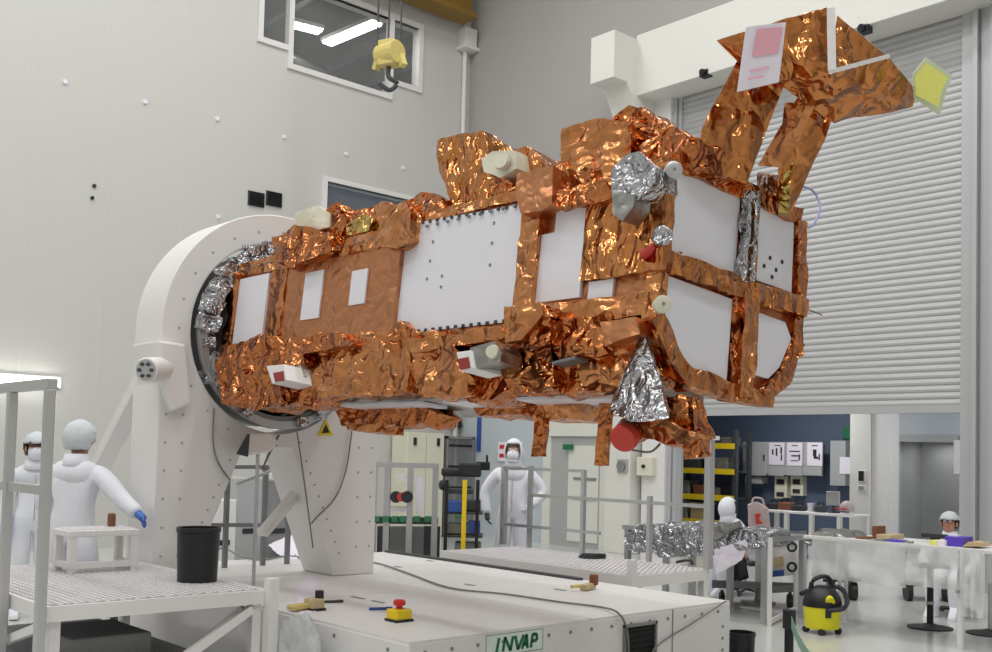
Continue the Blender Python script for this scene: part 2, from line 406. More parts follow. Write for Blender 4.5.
struct(b.build('trim_8', 'track_metal'))
for x, z in ((706, 74), (865, 30)):
    q = hY(x, z, YB - .55); tag(B().cbox(q, .16, .14, .1).cyl(q + V((0, 0, .03)), q + V((0, -.12, .0)), .05).build('door_sensor', 'black_plastic'), 'small black sensor under the white beam, ' + ('left of the copper antenna' if x < 800 else 'right of the white tape strip'), 'sensor', 'sensors under the beam')
# white door and frame left of the column
struct(tag(B().box(-13.95, -12.3, YB - .1, YB, 2.02, 2.3).box(-13.95, -13.75, YB - .08, YB, 0, 2.02).box(-12.5, -12.3, YB - .08, YB, 0, 2.02).build('trim_9', 'beam_paint'), 'pale frame of the white door', 'frame'))
d3 = struct(B().box(-13.75, -12.5, YB - .05, YB, 0, 2.02).build('door_3', 'grey_paint'))
b = B(); b.box(-13.3, -12.55, YB - .065, YB - .05, .1, 1.85); b.build('door_leaf', 'beam_paint', d3)
B().box(-13.15, -12.6, YB - .08, YB - .065, 1.22, 1.27).box(-13.15, -12.6, YB - .08, YB - .065, .86, .9).build('push_bar', 'mid_grey', d3)
# pale panel and blue strip on the back wall near the corner
struct(B().box(XL + .02, -13.95, YB - .03, YB, 0, 2.75).build('trim_10', 'pale_blue_paint'))
tag(B().box(-15.9, -15.78, YB - .05, YB - .02, 1.7, 2.7).build('wall_strip', 'blue_plastic'), 'blue vertical strip on the pale back wall', 'strip')
def wallbox(name, x0, y0, x1, y1, Y, m, label, cat, dp=.12, group=None):
    a, c = hY(x0, y0, Y), hY(x1, y1, Y); t = thing(name, ((a.x + c.x) / 2, Y, c.z), label, cat, group)
    B().box(a.x, c.x, Y - dp, Y, c.z, a.z).build('body', m, t, bevel=.01); return t, a, c
t, a, c = wallbox('switch_box', 641, 457, 656, 476, YB - .12, 'cream_paint', 'cream switch box on the white panel beside the roller door', 'switch box')
B().cyl(V(((a.x + c.x) / 2, YB - .24, (a.z + c.z) / 2)), V(((a.x + c.x) / 2, YB - .28, (a.z + c.z) / 2)), .03).build('button', 'ink', t)
t, a, c = wallbox('wall_socket', 618, 459, 628, 473, YB - .3, 'grey_paint', 'grey round wall socket on the white column', 'socket', .03)
B().cyl(V(((a.x + c.x) / 2, YB - .33, (a.z + c.z) / 2)), V(((a.x + c.x) / 2, YB - .37, (a.z + c.z) / 2)), .09).build('cover', 'mid_grey', t)
# ------------------------------------------------------------------ room behind the roller door
b = B(); b.box(XL, -9.7, 18.3, 18.5, 0, 3.4); struct(b.build('wall_store', 'slate_blue_paint'))
wall_cells('Y', 18.3, 18.5, -9.7, -3, 0, 3.4, [(-9.18, -8.0, 0, 2.07)]).build('wall_passage', 'pale_blue_paint')
struct(bpy.data.objects['wall_passage'])
struct(B().box(-9.3, -7.9, 19.3, 19.4, 0, 3).box(-9.3, -9.18, 18.5, 19.3, 0, 3).box(-8.0, -7.9, 18.5, 19.3, 0, 3).box(-9.3, -7.9, 18.5, 19.3, 2.07, 2.2).build('wall_recess', 'grey_paint'))
struct(B().box(XL, -3, YB + .3, 18.5, 3.4, 3.5).build('ceiling_store', 'room_dim'))
struct(B().box(-15.2, -15, YB + .3, 18.3, 0, 3.4).build('wall_store_side', 'slate_blue_paint'))
struct(B().box(-3, -2.9, YB + .3, 18.5, 0, 3.4).build('wall_passage_side', 'pale_blue_paint'))
struct(tag(B().box(-9.32, -8.95, 16.9, 17.3, 0, 3.4).build('trim_12', 'beam_paint'), 'cream pillar between store and passage', 'pillar'))
struct(tag(B().box(-8.94, -8.62, 16.95, 17.3, 0, 3.4).build('trim_13', 'white_paint'), 'white pillar next to the cream pillar', 'pillar'))
struct(B().box(-9.28, -9.18, 18.24, 18.3, 0, 2.17).box(-8.0, -7.9, 18.24, 18.3, 0, 2.17).box(-9.28, -7.9, 18.24, 18.3, 2.07, 2.2).build('trim_14', 'grey_paint'))
for k, (y0, y1) in enumerate(((470, 482), (485, 491))):
    t, a, c = wallbox('light_switch', 858, y0, 866, y1, 16.9, 'paper', ['black rocker switch plate upper on the cream pillar', 'small light switch below the black one on the pillar'][k], 'switch', .02)
    B().box(a.x + .03, c.x - .03, 16.86, 16.88, c.z + .015, a.z - .015).build('rocker', 'black_plastic' if k == 0 else 'mid_grey', t)
t, a, c = wallbox('door_closer', 955, 440, 961, 474, 18.235, 'white_paint', 'white upright bar at the right of the grey doorway', 'bar', .06)
# breaker cabinet with three papers
t, a, c = wallbox('breaker_cabinet', 751, 442, 824, 476, 18.295, 'grey_paint', 'wide grey breaker cabinet with three white sheets on the blue wall', 'cabinet', .3)
for x0, x1 in ((752, 767), (769, 785), (787, 803), (805, 823)):
    p, q = hY(x0, 442, 18.0), hY(x1, 476, 18.0); dr = B().box(p.x + .01, q.x - .01, 17.97, 17.995, q.z, p.z).build('cabinet_door', 'grey_paint', t, bevel=.006)
    B().box(q.x - .07, q.x - .04, 17.95, 17.97, q.z + .3, q.z + .42).build('latch', 'dark_grey', dr)
for x0, x1, y1 in ((769, 784, 465), (787, 802, 466), (807, 822, 466)):
    p, q = hY(x0, 442.5, 17.95), hY(x1, y1, 17.95)
    sh = tag(B().box(p.x, q.x, 17.955, 17.968, q.z, p.z).build('notice_sheet', 'paper'), 'white notice sheet on the breaker cabinet, ' + {769: 'with pairs of dark symbols', 787: 'with three lines of marks', 807: 'with one dark drawing'}[x0], 'sheet', 'notice sheets on the breaker cabinet')
    sh['label'] = sh['label']
    w, hh = q.x - p.x, p.z - q.z
    for (u, v_, du, dv) in {769: [(.2, .45, .1, .25), (.45, .4, .1, .35), (.75, .5, .1, .3), (.35, .85, .4, .04)], 787: [(.3, .4, .5, .06), (.15, .6, .7, .05), (.3, .85, .4, .04), (.25, .2, .5, .04)], 807: [(.4, .4, .22, .3), (.45, .3, .3, .1), (.3, .85, .4, .04)]}[x0]:
        B().box(p.x + u * w, p.x + (u + du) * w, 17.95, 17.956, q.z + v_ * hh, q.z + (v_ + dv) * hh).build('print', 'ink', sh)
for k, (x0, y0, x1, y1) in enumerate([(779, 476, 791, 499), (795, 476, 807, 496)]):
    t, a, c = wallbox('junction_box', x0, y0, x1, y1, 18.3, 'cream_paint', ['taller cream junction box under the breaker cabinet', 'shorter cream junction box right under the breaker cabinet'][k], 'box', .16)
    B().box(a.x + .06, c.x - .06, 18.12, 18.14, c.z + .05, c.z + .13).build('breaker_switch', 'ink', t); B().box(a.x + .06, c.x - .06, 18.12, 18.14, a.z - .16, a.z - .06).build('breaker_switch', 'ink', t)
t, a, c = wallbox('distribution_board', 752, 476, 768, 484, 18.295, 'grey_paint', 'small grey box below the left end of the breaker cabinet', 'box', .25)
t, a, c = wallbox('side_cabinet', 837, 441, 852, 486, 18.295, 'grey_paint', 'grey wall cabinet beside the cream pillar', 'cabinet', .25)
p, q = hY(840, 457, 18.04), hY(850, 474, 18.04); B().box(p.x, q.x, 18.03, 18.05, q.z, p.z).build('label_sheet', 'paper', t)
t, a, c = wallbox('exit_sign', 843, 427, 854, 439, 18.29, 'dark_green', 'small dark green sign above the grey side cabinet', 'sign', .03)
# yellow and black shelving rack
RY = 17.2; A0, A1 = hY(676, 440, RY), hY(736, 440, RY)
t = thing('storage_rack', ((A0.x + A1.x) / 2, RY, 0), 'black storage rack with yellow beams behind the roller opening', 'rack')
for x in (A0.x, A1.x):
    for y in (RY, RY + .45): B().box(x - .04, x + .04, y - .04, y + .04, 0, 2.25).build('upright', 'dark_grey', t)
for yy in (446, 471, 497, 522):
    z = hY(700, yy, RY).z
    B().box(A0.x, A1.x, RY - .05, RY, z - .05, z + .06).build('shelf_beam', 'safety_yellow', t); B().box(A0.x, A1.x, RY, RY + .45, z, z + .02).build('shelf_board', 'dark_grey', t)
random.seed(4)
k = 0
GOODS = ['grey crate low on the storage rack, left end', 'tan crate low on the storage rack, beside the grey one', 'dark bin on the middle shelf of the rack', 'brown box on the middle shelf of the rack', 'wide dark tray on the middle shelf of the rack', 'small bin on the top shelf of the rack', 'light box on the top of the rack', 'flat dark case high on the rack', 'small black case on the lower shelf right of rack']
for (x0, x1, yb, hh, mm) in [(677, 688, 519, .38, 'mid_grey'), (691, 706, 519, .36, 'card_tan'), (679, 690, 494, .3, 'shelf_goods'), (694, 706, 494, .22, 'wood_brown'), (709, 720, 494, .18, 'shelf_goods'), (680, 700, 469, .2, 'dark_grey'), (722, 732, 445, .16, 'shelf_goods'), (708, 728, 469, .26, 'shelf_goods'), (723, 732, 494, .3, 'black_plastic')]:
    p, q = hY(x0, yb, RY + .1), hY(x1, yb, RY + .1); z = [hY(700, yy, RY).z for yy in (446, 471, 497, 522)][{445: 0, 469: 1, 494: 2, 519: 3}[yb]] + .022
    b = B().box(p.x, q.x, RY + .06, RY + .4, z, z + hh); o = b.build('storage_bin', mm, bevel=.02); tag(o, GOODS[k], 'bin', 'goods on the storage rack'); k += 1
    B().box(p.x - .01, q.x + .01, RY + .05, RY + .41, z + hh - .04, z + hh).build('bin_rim', mm, o)
# bench in the store
BY = 16.0; A0, A1 = hY(756, 509, BY), hY(851, 509, BY); zt = A0.z
t = thing('work_bench', ((A0.x + A1.x) / 2, BY, 0), 'white work bench with slim legs before the blue wall', 'bench')
B().box(A0.x, A1.x, BY, BY + .65, zt - .04, zt).build('worktop', 'white_paint', t, bevel=.008)
for x in (758, 785, 810, 838):
    X = hY(x, 520, BY).x; B().box(X - .035, X + .035, BY + .02, BY + .09, 0, zt - .04).build('leg', 'white_paint', t)
for X in (A0.x + .05, A1.x - .05): B().box(X - .035, X + .035, BY + .56, BY + .63, 0, zt - .04).build('leg', 'white_paint', t)
k = 0
for (x, w, hh, mm, nm, lb) in [(775, .22, .16, 'ink', 'power_tool', 'black tool at the left end of the white bench'), (787, .26, .2, 'wood_brown', 'tool_case', 'dark brown case on the white bench under the boxes'), (799, .2, .14, 'ink', 'battery_pack', 'low black box on the white bench mid row'), (811, .13, .15, 'paper', 'paper_cup', 'white cup standing on the bench'), (821, .15, .16, 'dark_grey', 'bench_grinder', 'dark grey tool between cup and grey stand'), (833, .24, .36, 'grey_paint', 'desk_monitor', 'grey monitor standing on the white bench'), (847, .26, .28, 'plum_bag', 'helmet', 'pale pink helmet at the right end of the bench')]:
    c = hY(x, 508, BY + .3); o = thing(nm, (c.x, BY + .3, zt), lb, nm.replace('_', ' '))
    if nm == 'paper_cup': B().lathe((c.x, BY + .3, zt), [(0, 0), (.05, 0), (.065, hh), (.058, hh), (.045, .02)], 16).build('body', mm, o)
    elif nm == 'helmet': B().sph((c.x, BY + .3, zt + .09), .12, .15, .13, keep=lambda v: v.z > -.5).build('shell', mm, o, smooth=True); B().cbox((c.x, BY + .1, zt + .09), .2, .1, .02).build('brim', 'cap_red', o)
    elif nm == 'desk_monitor': B().cbox((c.x, BY + .3, zt + .25), w, .05, .24).build('screen', mm, o, bevel=.01); B().cbox((c.x, BY + .33, zt + .07), .05, .04, .14).cbox((c.x, BY + .33, zt + .01), .16, .12, .02).build('stand', 'dark_grey', o)
    else:
        B().cbox((c.x, BY + .3, zt + hh * .35), w, .2, hh * .7).build('body', mm, o, bevel=.02); B().tube([(c.x - w * .35, BY + .3, zt + hh * .7), (c.x - w * .3, BY + .3, zt + hh), (c.x + w * .3, BY + .3, zt + hh), (c.x + w * .35, BY + .3, zt + hh * .7)], .015).build('handle', 'ink', o)
# fluorescent strip low on the left wall
q = hX(18, 385, XL)
t = thing('wall_lamp', q, 'bright white strip lamp on the left wall above the rail', 'lamp')
B().box(XL, XL + .06, q.y - 1.2, q.y + .62, q.z - .02, q.z + .16).build('housing', 'white_paint', t, bevel=.01); B().cyl((XL + .1, q.y - 1.15, q.z + .06), (XL + .1, q.y + .56, q.z + .06), .055).build('tube', 'lamp_glow', t)
# ------------------------------------------------------------------ light
def area(name, loc, rot, sx, sy, e, col=(1, 1, 1)):
    l = bpy.data.lights.new(name, 'AREA'); l.shape = 'RECTANGLE'; l.size = sx; l.size_y = sy; l.energy = e; l.color = col
    o = bpy.data.objects.new(name, l); COL.objects.link(o); o.location = loc; o.rotation_euler = rot; return o
for x in (-13, -8.2, -3.4, 1.4):
    for y in (-3.5, .8, 5.2, 9.6): area('hall_lamp', (x, y, ZC - .15), (0, 0, 0), 1.6, .9, 122, (1, .997, .985))
area('store_lamp', (-10.5, 16.2, 3.3), (0, 0, 0), 1.2, .4, 62); area('passage_lamp', (-6.6, 16.4, 3.3), (0, 0, 0), 1.0, .4, 55); area('recess_lamp', (-8.6, 18.9, 2.05), (0, 0, 0), .5, .3, 3)
area('upper_room_lamp', (-18.6, 12, 10.3), (0, 0, 0), 1.5, .5, 25); area('lower_room_lamp', (-18.6, 11.5, 6.8), (0, 0, 0), 1, .4, 34)
w = bpy.data.worlds.new('world'); scn.world = w; w.use_nodes = True
w.node_tree.nodes['Background'].inputs[0].default_value = (.8, .82, .85, 1); w.node_tree.nodes['Background'].inputs[1].default_value = .05
scn.view_settings.view_transform = 'Standard'; scn.view_settings.look = 'None'; scn.view_settings.exposure = 0; scn.view_settings.gamma = 1
scn.view_settings.use_curve_mapping = False
scn.cycles.use_denoising = True
scn.cycles.max_bounces = 8; scn.cycles.diffuse_bounces = 5; scn.cycles.glossy_bounces = 5; scn.cycles.sample_clamp_indirect = 6
# ================================================================== base platform with its lettered plate
BX0, BX1, BY0, BY1, BZ = -9.3, -4.81, 3.74, 6.91, .55
bp = thing('base_platform', ((BX0 + BX1) / 2, (BY0 + BY1) / 2, 0), 'long low white base platform under the copper satellite, lettered plate on its end', 'platform')
B().box(BX0, BX1, BY0, BY1, .04, BZ - .012).build('body', 'white_paint', bp, bevel=.012)
b = B(); xs = [BX0, -8.0, -6.6, BX1]
for a, c in zip(xs, xs[1:]):
    for y0, y1 in ((BY0, 5.3), (5.3, BY1)): b.box(a + .004, c - .004, y0 + .004, y1 - .004, BZ - .014, BZ)
b.build('top_plate', 'white_paint', bp)
dots('rivet', 'mid_grey', bp, [(BX1, BY0 + .12 + k * .206, BZ - .07) for k in range(15)] + [(BX1, BY1 - .1, BZ - .1 - k * .09) for k in range(1, 5)], .013, .008, (1, 0, 0))
dots('rivet', 'mid_grey', bp, [(BX0 + .3 + k * .57, BY0, BZ - .07) for k in range(8)], .013, .008, (0, -1, 0))
B().box(BX1, BX1 + .004, 6.18, 6.19, .05, BZ - .01).build('panel_joint', 'mid_grey', bp)
b = B()
for p, q in [((528, 596), (560, 601)), ((575, 603), (600, 607))]: pass
for (x, y, l) in [(358, 598, .16), (378, 602, .14), (398, 567, .1), (470, 585, .12), (430, 561, .1), (560, 590, .12)]:
    c = hZ(x, y, BZ); b.cbox(c + V((0, 0, .002)), l, .03, .004)
b.build('slot', 'mid_grey', bp)
q = hZ(552, 583, BZ); B().box(BX0 + .05, q.x, BY1 - .09, BY1 - .03, BZ - .002, BZ + .022).build('edge_seal', 'dark_grey', bp)
# lettered plate : polygon letters on the end face
a, c = hX(485.5, 634, BX1), hX(542.5, 629.5, BX1); c2 = hX(542.5, 652, BX1)
y0, y1, z1 = a.y, c.y, (a.z + c.z) / 2; z0 = z1 - .135
B().box(BX1, BX1 + .006, y0, y1, z0, z1).build('sign_plate', 'pale_green', bp); sp = bpy.data.objects['sign_plate']
b = B(); x = BX1 + .006
for q in ((y0, y1, z0, z0 + .004), (y0, y1, z1 - .004, z1), (y0, y0 + .004, z0, z1), (y1 - .004, y1, z0, z1)): b.box(x, x + .001, *q)
b.build('plate_border', 'green_clamp', sp)
b = B(); W = (y1 - y0); u = lambda s: y0 + W * s; zb, zt = z0 + .022, z1 - .025; hh = zt - zb
def stroke(p, q, t=.021):
    P = lambda s: V((x, u(s[0]), zb + hh * s[1])); b.bar(P(p) + V((.001, 0, 0)), P(q) + V((.001, 0, 0)), .003, t, (0, 0, 1)) if abs(p[1] - q[1]) < .01 else b.bar(P(p) + V((.001, 0, 0)), P(q) + V((.001, 0, 0)), t, .003, (1, 0, 0))
for p, q in [((.18, 0), (.22, 1)), ((.29, 0), (.32, 1)), ((.32, 1), (.42, 0)), ((.42, 0), (.46, 1)), ((.5, 1), (.55, 0)), ((.55, 0), (.65, 1)), ((.62, 0), (.7, 1)), ((.7, 1), (.72, 0)), ((.64, .3), (.72, .3)), ((.78, 0), (.81, 1)), ((.81, .94), (.88, .92)), ((.88, .95), (.89, .5)), ((.89, .5), (.8, .45))]: stroke(p, q)
b.build('lettering', 'dark_green', sp)
a, c = hX(623, 625, BX1), hX(655, 652, BX1)
aw = B(); aw.box(BX1, BX1 + .02, a.y, a.y + .02, .12, a.z).box(BX1, BX1 + .02, c.y - .02, c.y, .12, a.z).box(BX1, BX1 + .02, a.y, c.y, a.z - .02, a.z).box(BX1, BX1 + .02, a.y, c.y, .12, .14)
aw = aw.build('vent_opening', 'mid_grey', bp)
b = B().box(BX1, BX1 + .004, a.y + .02, c.y - .02, .14, a.z - .02)
for k in range(8): b.cbox((BX1 + .008, (a.y + c.y) / 2, .16 + k * .04), .012, c.y - a.y - .05, .02, ry=R(30))
b.build('grille', 'black_gap', aw)
for x in (BX0 + .4, BX1 - .4):
    for y in (BY0 + .3, BY1 - .3): B().cyl((x, y, 0), (x, y, .05), .09).build('foot', 'dark_grey', bp)
# ================================================================== gantry
GX0, GX1, GC, GZ = -8.2, -7.7, 4.52, 2.58
gt = thing('support_gantry', (-8, GC, BZ), 'tall white arched gantry holding the satellite by a silver ring', 'gantry')
def arch(b, x0, x1, ro, ri, inner=True):
    out = [(GC - ro, BZ + .002)] + [(GC - ro * math.cos(R(t)), GZ + ro * math.sin(R(t))) for t in range(0, 181, 4)] + [(GC + ro, BZ + .002), (GC + .62, BZ + .002), (GC + .16, 1.66), (GC - .3, 1.66), (GC - .76, BZ + .002)]
    bm = b.bm; A = [bm.verts.new((x1, y, z)) for y, z in out]; es = [bm.edges.new((A[i], A[(i + 1) % len(A)])) for i in range(len(A))]
    I = [bm.verts.new((x1, GC + ri * math.cos(R(t)), GZ + ri * math.sin(R(t)))) for t in range(0, 360, 5)]
    es += [bm.edges.new((I[i], I[(i + 1) % len(I)])) for i in range(len(I))]
    f = bmesh.ops.triangle_fill(bm, edges=es, use_beauty=True)['geom']; fs = [q for q in f if isinstance(q, bmesh.types.BMFace)]
    r = bmesh.ops.extrude_face_region(bm, geom=fs)
    for v in r['geom']:
        if isinstance(v, bmesh.types.BMVert): v.co.x = x0
    return b
arch(B(), GX0, GX1, 1.04, .8).build('arch_frame', 'white_paint', gt, smooth=True, bevel=.008)
pts = [(GX1, GC + .9 * math.cos(R(t)), GZ + .9 * math.sin(R(t))) for t in range(0, 360, 15)]
for sy in (-1, 1):
    for k in range(7):
        for dy in (.98, .84): pts.append((GX1, GC + sy * dy, .8 + k * .22))
for k in range(9): pts += [(GX1, GC + .3 + k * .045, 1.55 - k * .1), (GX1, GC - .42 - k * .045, 1.55 - k * .1)]
dots('rivet', 'grey_paint', gt, pts, .011, .007, (1, 0, 0))
# hinge, motor and strut on its left side
HP = hX(165, 368, -7.75)
B().poly([hX(186, 344, -7.62), hX(158, 340, -7.62), hX(166, 395, -7.62), hX(172, 412, -7.62), hX(192, 404, -7.62)], (-.5, 0, 0)).build('hinge_block', 'white_paint', gt, bevel=.02)
M0, M1 = hX(146, 370, -7.55), hX(168, 369, -7.75)
mo = B().cyl(M0, M1 + (M1 - M0) * .6, .095, n=24).build('drive_motor', 'white_paint', gt, smooth=True, bevel=.01)
d = (M1 - M0).normalized(); b = B().cyl(M0 - d * .006, M0, .08, n=24)
b.build('end_cap', 'aluminium', mo)
b = B(); e = d.cross(V((0, 0, 1))).normalized(); f = e.cross(d)
for k in range(6): c = M0 + (e * math.cos(k * 1.047) + f * math.sin(k * 1.047)) * .05; b.cyl(c - d * .02, c, .014, n=8)
b.build('cap_bolt', 'dark_grey', mo)
S0, S1 = hX(148, 374, -8.1), V((-12.1, 4.12, 0))
d = (S1 - S0).normalized()
B().bar(S0, S0.lerp(S1, .62), .15, .13).build('strut', 'white_paint', gt, bevel=.012); B().cyl(S0.lerp(S1, .6), S1 + V((0, 0, .05)), .045, n=14).build('strut_rod', 'aluminium', gt, smooth=True)
B().cbox(S1 + V((0, 0, .03)), .3, .3, .06).build('strut_foot', 'white_paint', gt)
B().bar(hX(304, 484, -7.95), hX(262, 534, -7.85), .11, .06).build('brace', 'white_paint', gt, bevel=.006)
b = B().bar(hX(236, 484, -8.3), hX(290, 464, -8.3), .025); b.build('tie_rod', 'aluminium', gt)
# ================================================================== satellite
PHI = R(5.5)
O = V((-5.3, 4.0, 2.55)); EU = V((0, math.cos(PHI), -math.sin(PHI))); EV = V((0, math.sin(PHI), math.cos(PHI)))
sat = thing('satellite', O, 'satellite wrapped in crumpled copper foil with white panels, held by the white gantry', 'satellite', None, Matrix.Translation(O) @ Matrix.Rotation(-PHI, 4, 'X'))
def loc(q): d = q - O; return V((d.x, d.dot(EU), d.dot(EV)))
def SL(x, y, u): return loc(hit(x, y, O + EU * u, EU))
def EL(x, y, s): return loc(hX(x, y, O.x + s))
PR = [(.03, .585), (0, .55), (0, -.2), (.2, -.44), (.95, -.44), (1.2, -.18), (1.22, .5), (1.12, .6)]
S0_, S1_ = -2.3, 2.08
b = B(); A = [b.bm.verts.new((S0_, u, v)) for u, v in PR]; C = [b.bm.verts.new((S1_, u, v)) for u, v in PR]
for i in range(8): b.bm.faces.new((A[i], A[(i + 1) % 8], C[(i + 1) % 8], C[i]))
b.bm.faces.new(A); b.bm.faces.new(C[::-1])
b.crumple(.11, .006, 7, 1)
bus = b.build('bus_body', 'copper_smooth', sat)
# white radiators on the long side
def slab(pts, th, n):                                       # flat plate standing th proud of its plane
    return B().poly([V(p) for p in pts], V(n) * th)
def side_panel(s0, s1, v0, v1, name='radiator_panel', notch=False, u=-.02):
    U = u
    pts = [(s0, U, v0), (s1, U, v0), (s1, U, v1), (s0, U, v1)]
    if notch: pts = [(s0, U, v0), (s1, U, v0), (s1, U, v1), (s0 + .1, U, v1), (s0 + .1, U, v1 - .17), (s0, U, v1 - .17)]
    return slab(pts, .02, (0, 1, 0)).build(name, 'radiator_white', sat)
P1 = side_panel(-2.195, -1.74, -.085, .445); side_panel(-1.225, -.985, .035, .385, u=-.012); side_panel(-.62, -.435, .09, .33, u=-.012)
PB = slab([(-.03, -.02, -.155), (1.075, -.02, -.155), (1.075, -.02, .525), (-.03, -.02, .57)], .02, (0, 1, 0)).build('radiator_panel', 'radiator_white', sat); side_panel(1.23, 1.56, -.065, .49, notch=True); side_panel(1.62, 1.79, -.085, .01)
clip = None
for k in range(16):
    for v in (-.15, .562 - .042 * (k / 15)):
        if clip is None: clip = B().cbox((0, -.024, 0), .018, .016, .02).build('edge_clip', 'dark_grey', PB); o = clip
        else: o = clip.copy(); COL.objects.link(o); o.parent = PB
        o.location = V((k * .071, 0, v))
dots('fixing_hole', 'mid_grey', PB, [SL(x, y, -.021) for (x, y) in [(433, 242), (430, 261), (427, 279), (442, 276), (494, 223), (492, 243), (490, 265), (441, 287)]], .011, .004, (0, -1, 0))
# foil strips framing the panels on the side
def strip(s0, s1, v0, v1, m='copper_foil', u=-.05, th=.07, amp=.011, seed=0, hh=.08, name='foil_strip'):
    return B().box(s0, s1, u, u + th, v0, v1).crumple(hh, amp, 10, seed).build(name, m, sat)
strip(1.08, 1.23, -.3, .55, seed=3); strip(1.57, 2.05, .015, .56, 'copper_streaked', seed=4, u=-.04, hh=.07); strip(1.2, 2.06, -.21, -.095, seed=5, u=-.06)
strip(-.14, -.03, -.3, .5, 'copper_smooth', seed=6); strip(-2.33, -2.2, -.2, .5, 'copper_foil', seed=7)
strip(-1.72, -1.5, -.2, .5, 'copper_foil', u=-.01, seed=8, amp=.016); strip(-2.3, -.1, .46, .58, 'copper_foil', seed=9, u=-.015, th=.1); strip(-.1, 1.1, .56, .62, 'copper_foil', seed=19, u=-.015, th=.1); strip(-2.2, 1.2, -.28, -.175, 'copper_foil', seed=10, u=-.05, th=.1, amp=.02)
strip(1.1, 1.6, .5, .62, 'copper_crumpled', seed=11, u=-.04, th=.12, amp=.025)
b = B()
for k in range(34): b.lathe((-2.2 + k * .1, -.03, .52), [(0, .01), (.012, .008), (.012, 0)], 6, (0, -1, 0))
b.build('foil_stud', 'dark_steel', bus)
# foil-wrapped units : pixel outlines taken on a plane u=const of the satellite, then given their depth
def unit(pts, u, dep, m='copper_foil', amp=.028, hh=.085, seed=0, name='foil_wrapped_unit', taper=.9, label=None, fr=6.5):
    f = [SL(x, y, u) for x, y in pts]; c = sum(f, V()) / len(f)
    bk = [V((c.x + (p.x - c.x) * taper, u + dep, c.z + (p.z - c.z) * taper)) for p in f]
    return B().hull(f + bk).crumple(hh, amp, fr, seed).build(name, m, sat, label=label)
# top edge, from the ring to the free end
unit([(322, 212), (338, 205), (346, 222), (340, 238), (318, 236)], .1, .3, 'copper_crumpled', seed=20, amp=.03)
unit([(296, 212), (318, 206), (330, 214), (328, 228), (303, 232), (295, 224)], .08, .25, 'greenish_white', seed=21, amp=.016, name='sensor_head', label='pale cream sensor head')
unit([(272, 238), (296, 226), (330, 232), (332, 250), (290, 268), (276, 262)], -.08, .3, 'copper_crumpled', seed=22, amp=.035)
unit([(335, 218), (385, 200), (402, 208), (398, 236), (338, 248)], .12, .35, 'copper_crumpled', seed=23, amp=.03)
unit([(345, 225), (362, 214), (372, 220), (368, 232), (348, 236)], .05, .1, 'gold_foil', seed=24, amp=.02)
unit([(376, 206), (404, 203), (411, 212), (410, 240), (398, 249), (378, 245)], -.1, .25, 'copper_foil', seed=25, amp=.02)
unit([(404, 200), (420, 192), (440, 196), (446, 212), (412, 228)], .05, .3, 'copper_crumpled', seed=26, amp=.03)
unit([(437, 141), (444, 138), (452, 206), (487, 197), (466, 203), (440, 170)], .16, .3, 'copper_streaked', seed=27, amp=.016, hh=.07)
unit([(441, 138), (482, 131), (492, 160), (492, 198), (453, 206), (446, 180)], .1, .32, 'copper_streaked', seed=28, amp=.02, hh=.07)
unit([(500, 160), (526, 145), (540, 158), (546, 172), (520, 190), (500, 186)], .15, .3, 'copper_foil', seed=29, amp=.02)
SH = unit([(480, 158), (492, 151), (514, 150), (516, 168), (500, 178), (484, 172)], .02, .2, 'greenish_white', seed=30, amp=.012, name='sensor_head', label='pale greenish sensor head')
q = SL(503, 163, .0); B().lathe(q, [(0, .03), (.045, .03), (.05, 0)], 16, (.3, -1, .1)).build('sensor_lens', 'greenish_white', SH)
unit([(488, 172), (502, 178), (520, 186), (512, 202), (490, 196)], .06, .2, 'copper_crumpled', seed=31)
unit([(517, 173), (553, 166), (551, 204), (541, 212), (520, 214), (515, 196)], -.12, .24, 'copper_smooth', seed=32, amp=.012)
unit([(549, 172), (562, 160), (570, 200), (552, 214)], -.04, .2, 'copper_crumpled', seed=33)
unit([(561, 128), (603, 116), (628, 122), (632, 178), (605, 182), (563, 178), (566, 148)], .12, .35, 'copper_foil', seed=34, amp=.02, hh=.075)
unit([(548, 178), (592, 158), (640, 165), (640, 190), (600, 198), (552, 208)], -.03, .4, 'copper_foil', seed=35, amp=.03)
unit([(600, 126), (628, 106), (642, 108), (668, 130), (676, 150), (640, 170), (612, 160)], .2, .4, 'copper_crumpled', seed=36, amp=.035)
unit([(640, 148), (670, 128), (698, 140), (692, 160), (668, 176), (645, 172)], .05, .35, 'copper_crumpled', seed=37, amp=.04)
unit([(560, 190), (604, 182), (612, 196), (596, 204), (560, 208)], -.07, .2, 'copper_crumpled', seed=38, amp=.035, hh=.045)
# silver teardrop hood and small fittings near the free end
unit([(612, 170), (622, 159), (640, 153), (655, 165), (654, 182), (642, 198), (630, 206), (614, 200)], -.2, .22, 'silver_foil', seed=40, amp=.016, hh=.06, name='silver_hood', taper=.8, label='silver foil hood')
unit([(611, 188), (636, 194), (634, 206), (622, 223), (613, 214)], -.215, .12, 'silver_dull', seed=41, amp=.012, name='hood_flap', label='dull silver flap')
for (x, y, r, m) in [(671, 173, .04, 'aluminium'), (660, 238, .045, 'silver_foil'), (660, 306, .04, 'greenish_white')]:
    q = EL(x, y, 2.14); o = B().lathe(q, [(0, .0), (r, 0), (r * 1.1, .05), (r * .5, .06), (0, .055)], 16, (1, -.7, 0)).build('corner_fitting', m, sat, smooth=True)
    B().lathe(q, [(r * .2, .055), (r * .2, .062), (0, .062)], 10, (1, -.7, 0)).build('fitting_eye', 'mid_grey', o)
unit([(652, 238), (662, 232), (666, 246), (654, 254)], -.02, .14, 'copper_crumpled', seed=42, amp=.02)
B().cyl(SL(641, 256, -.08), SL(655, 248, -.05), .025).build('plug_cover', 'cap_red', sat, label='small red plug cover')
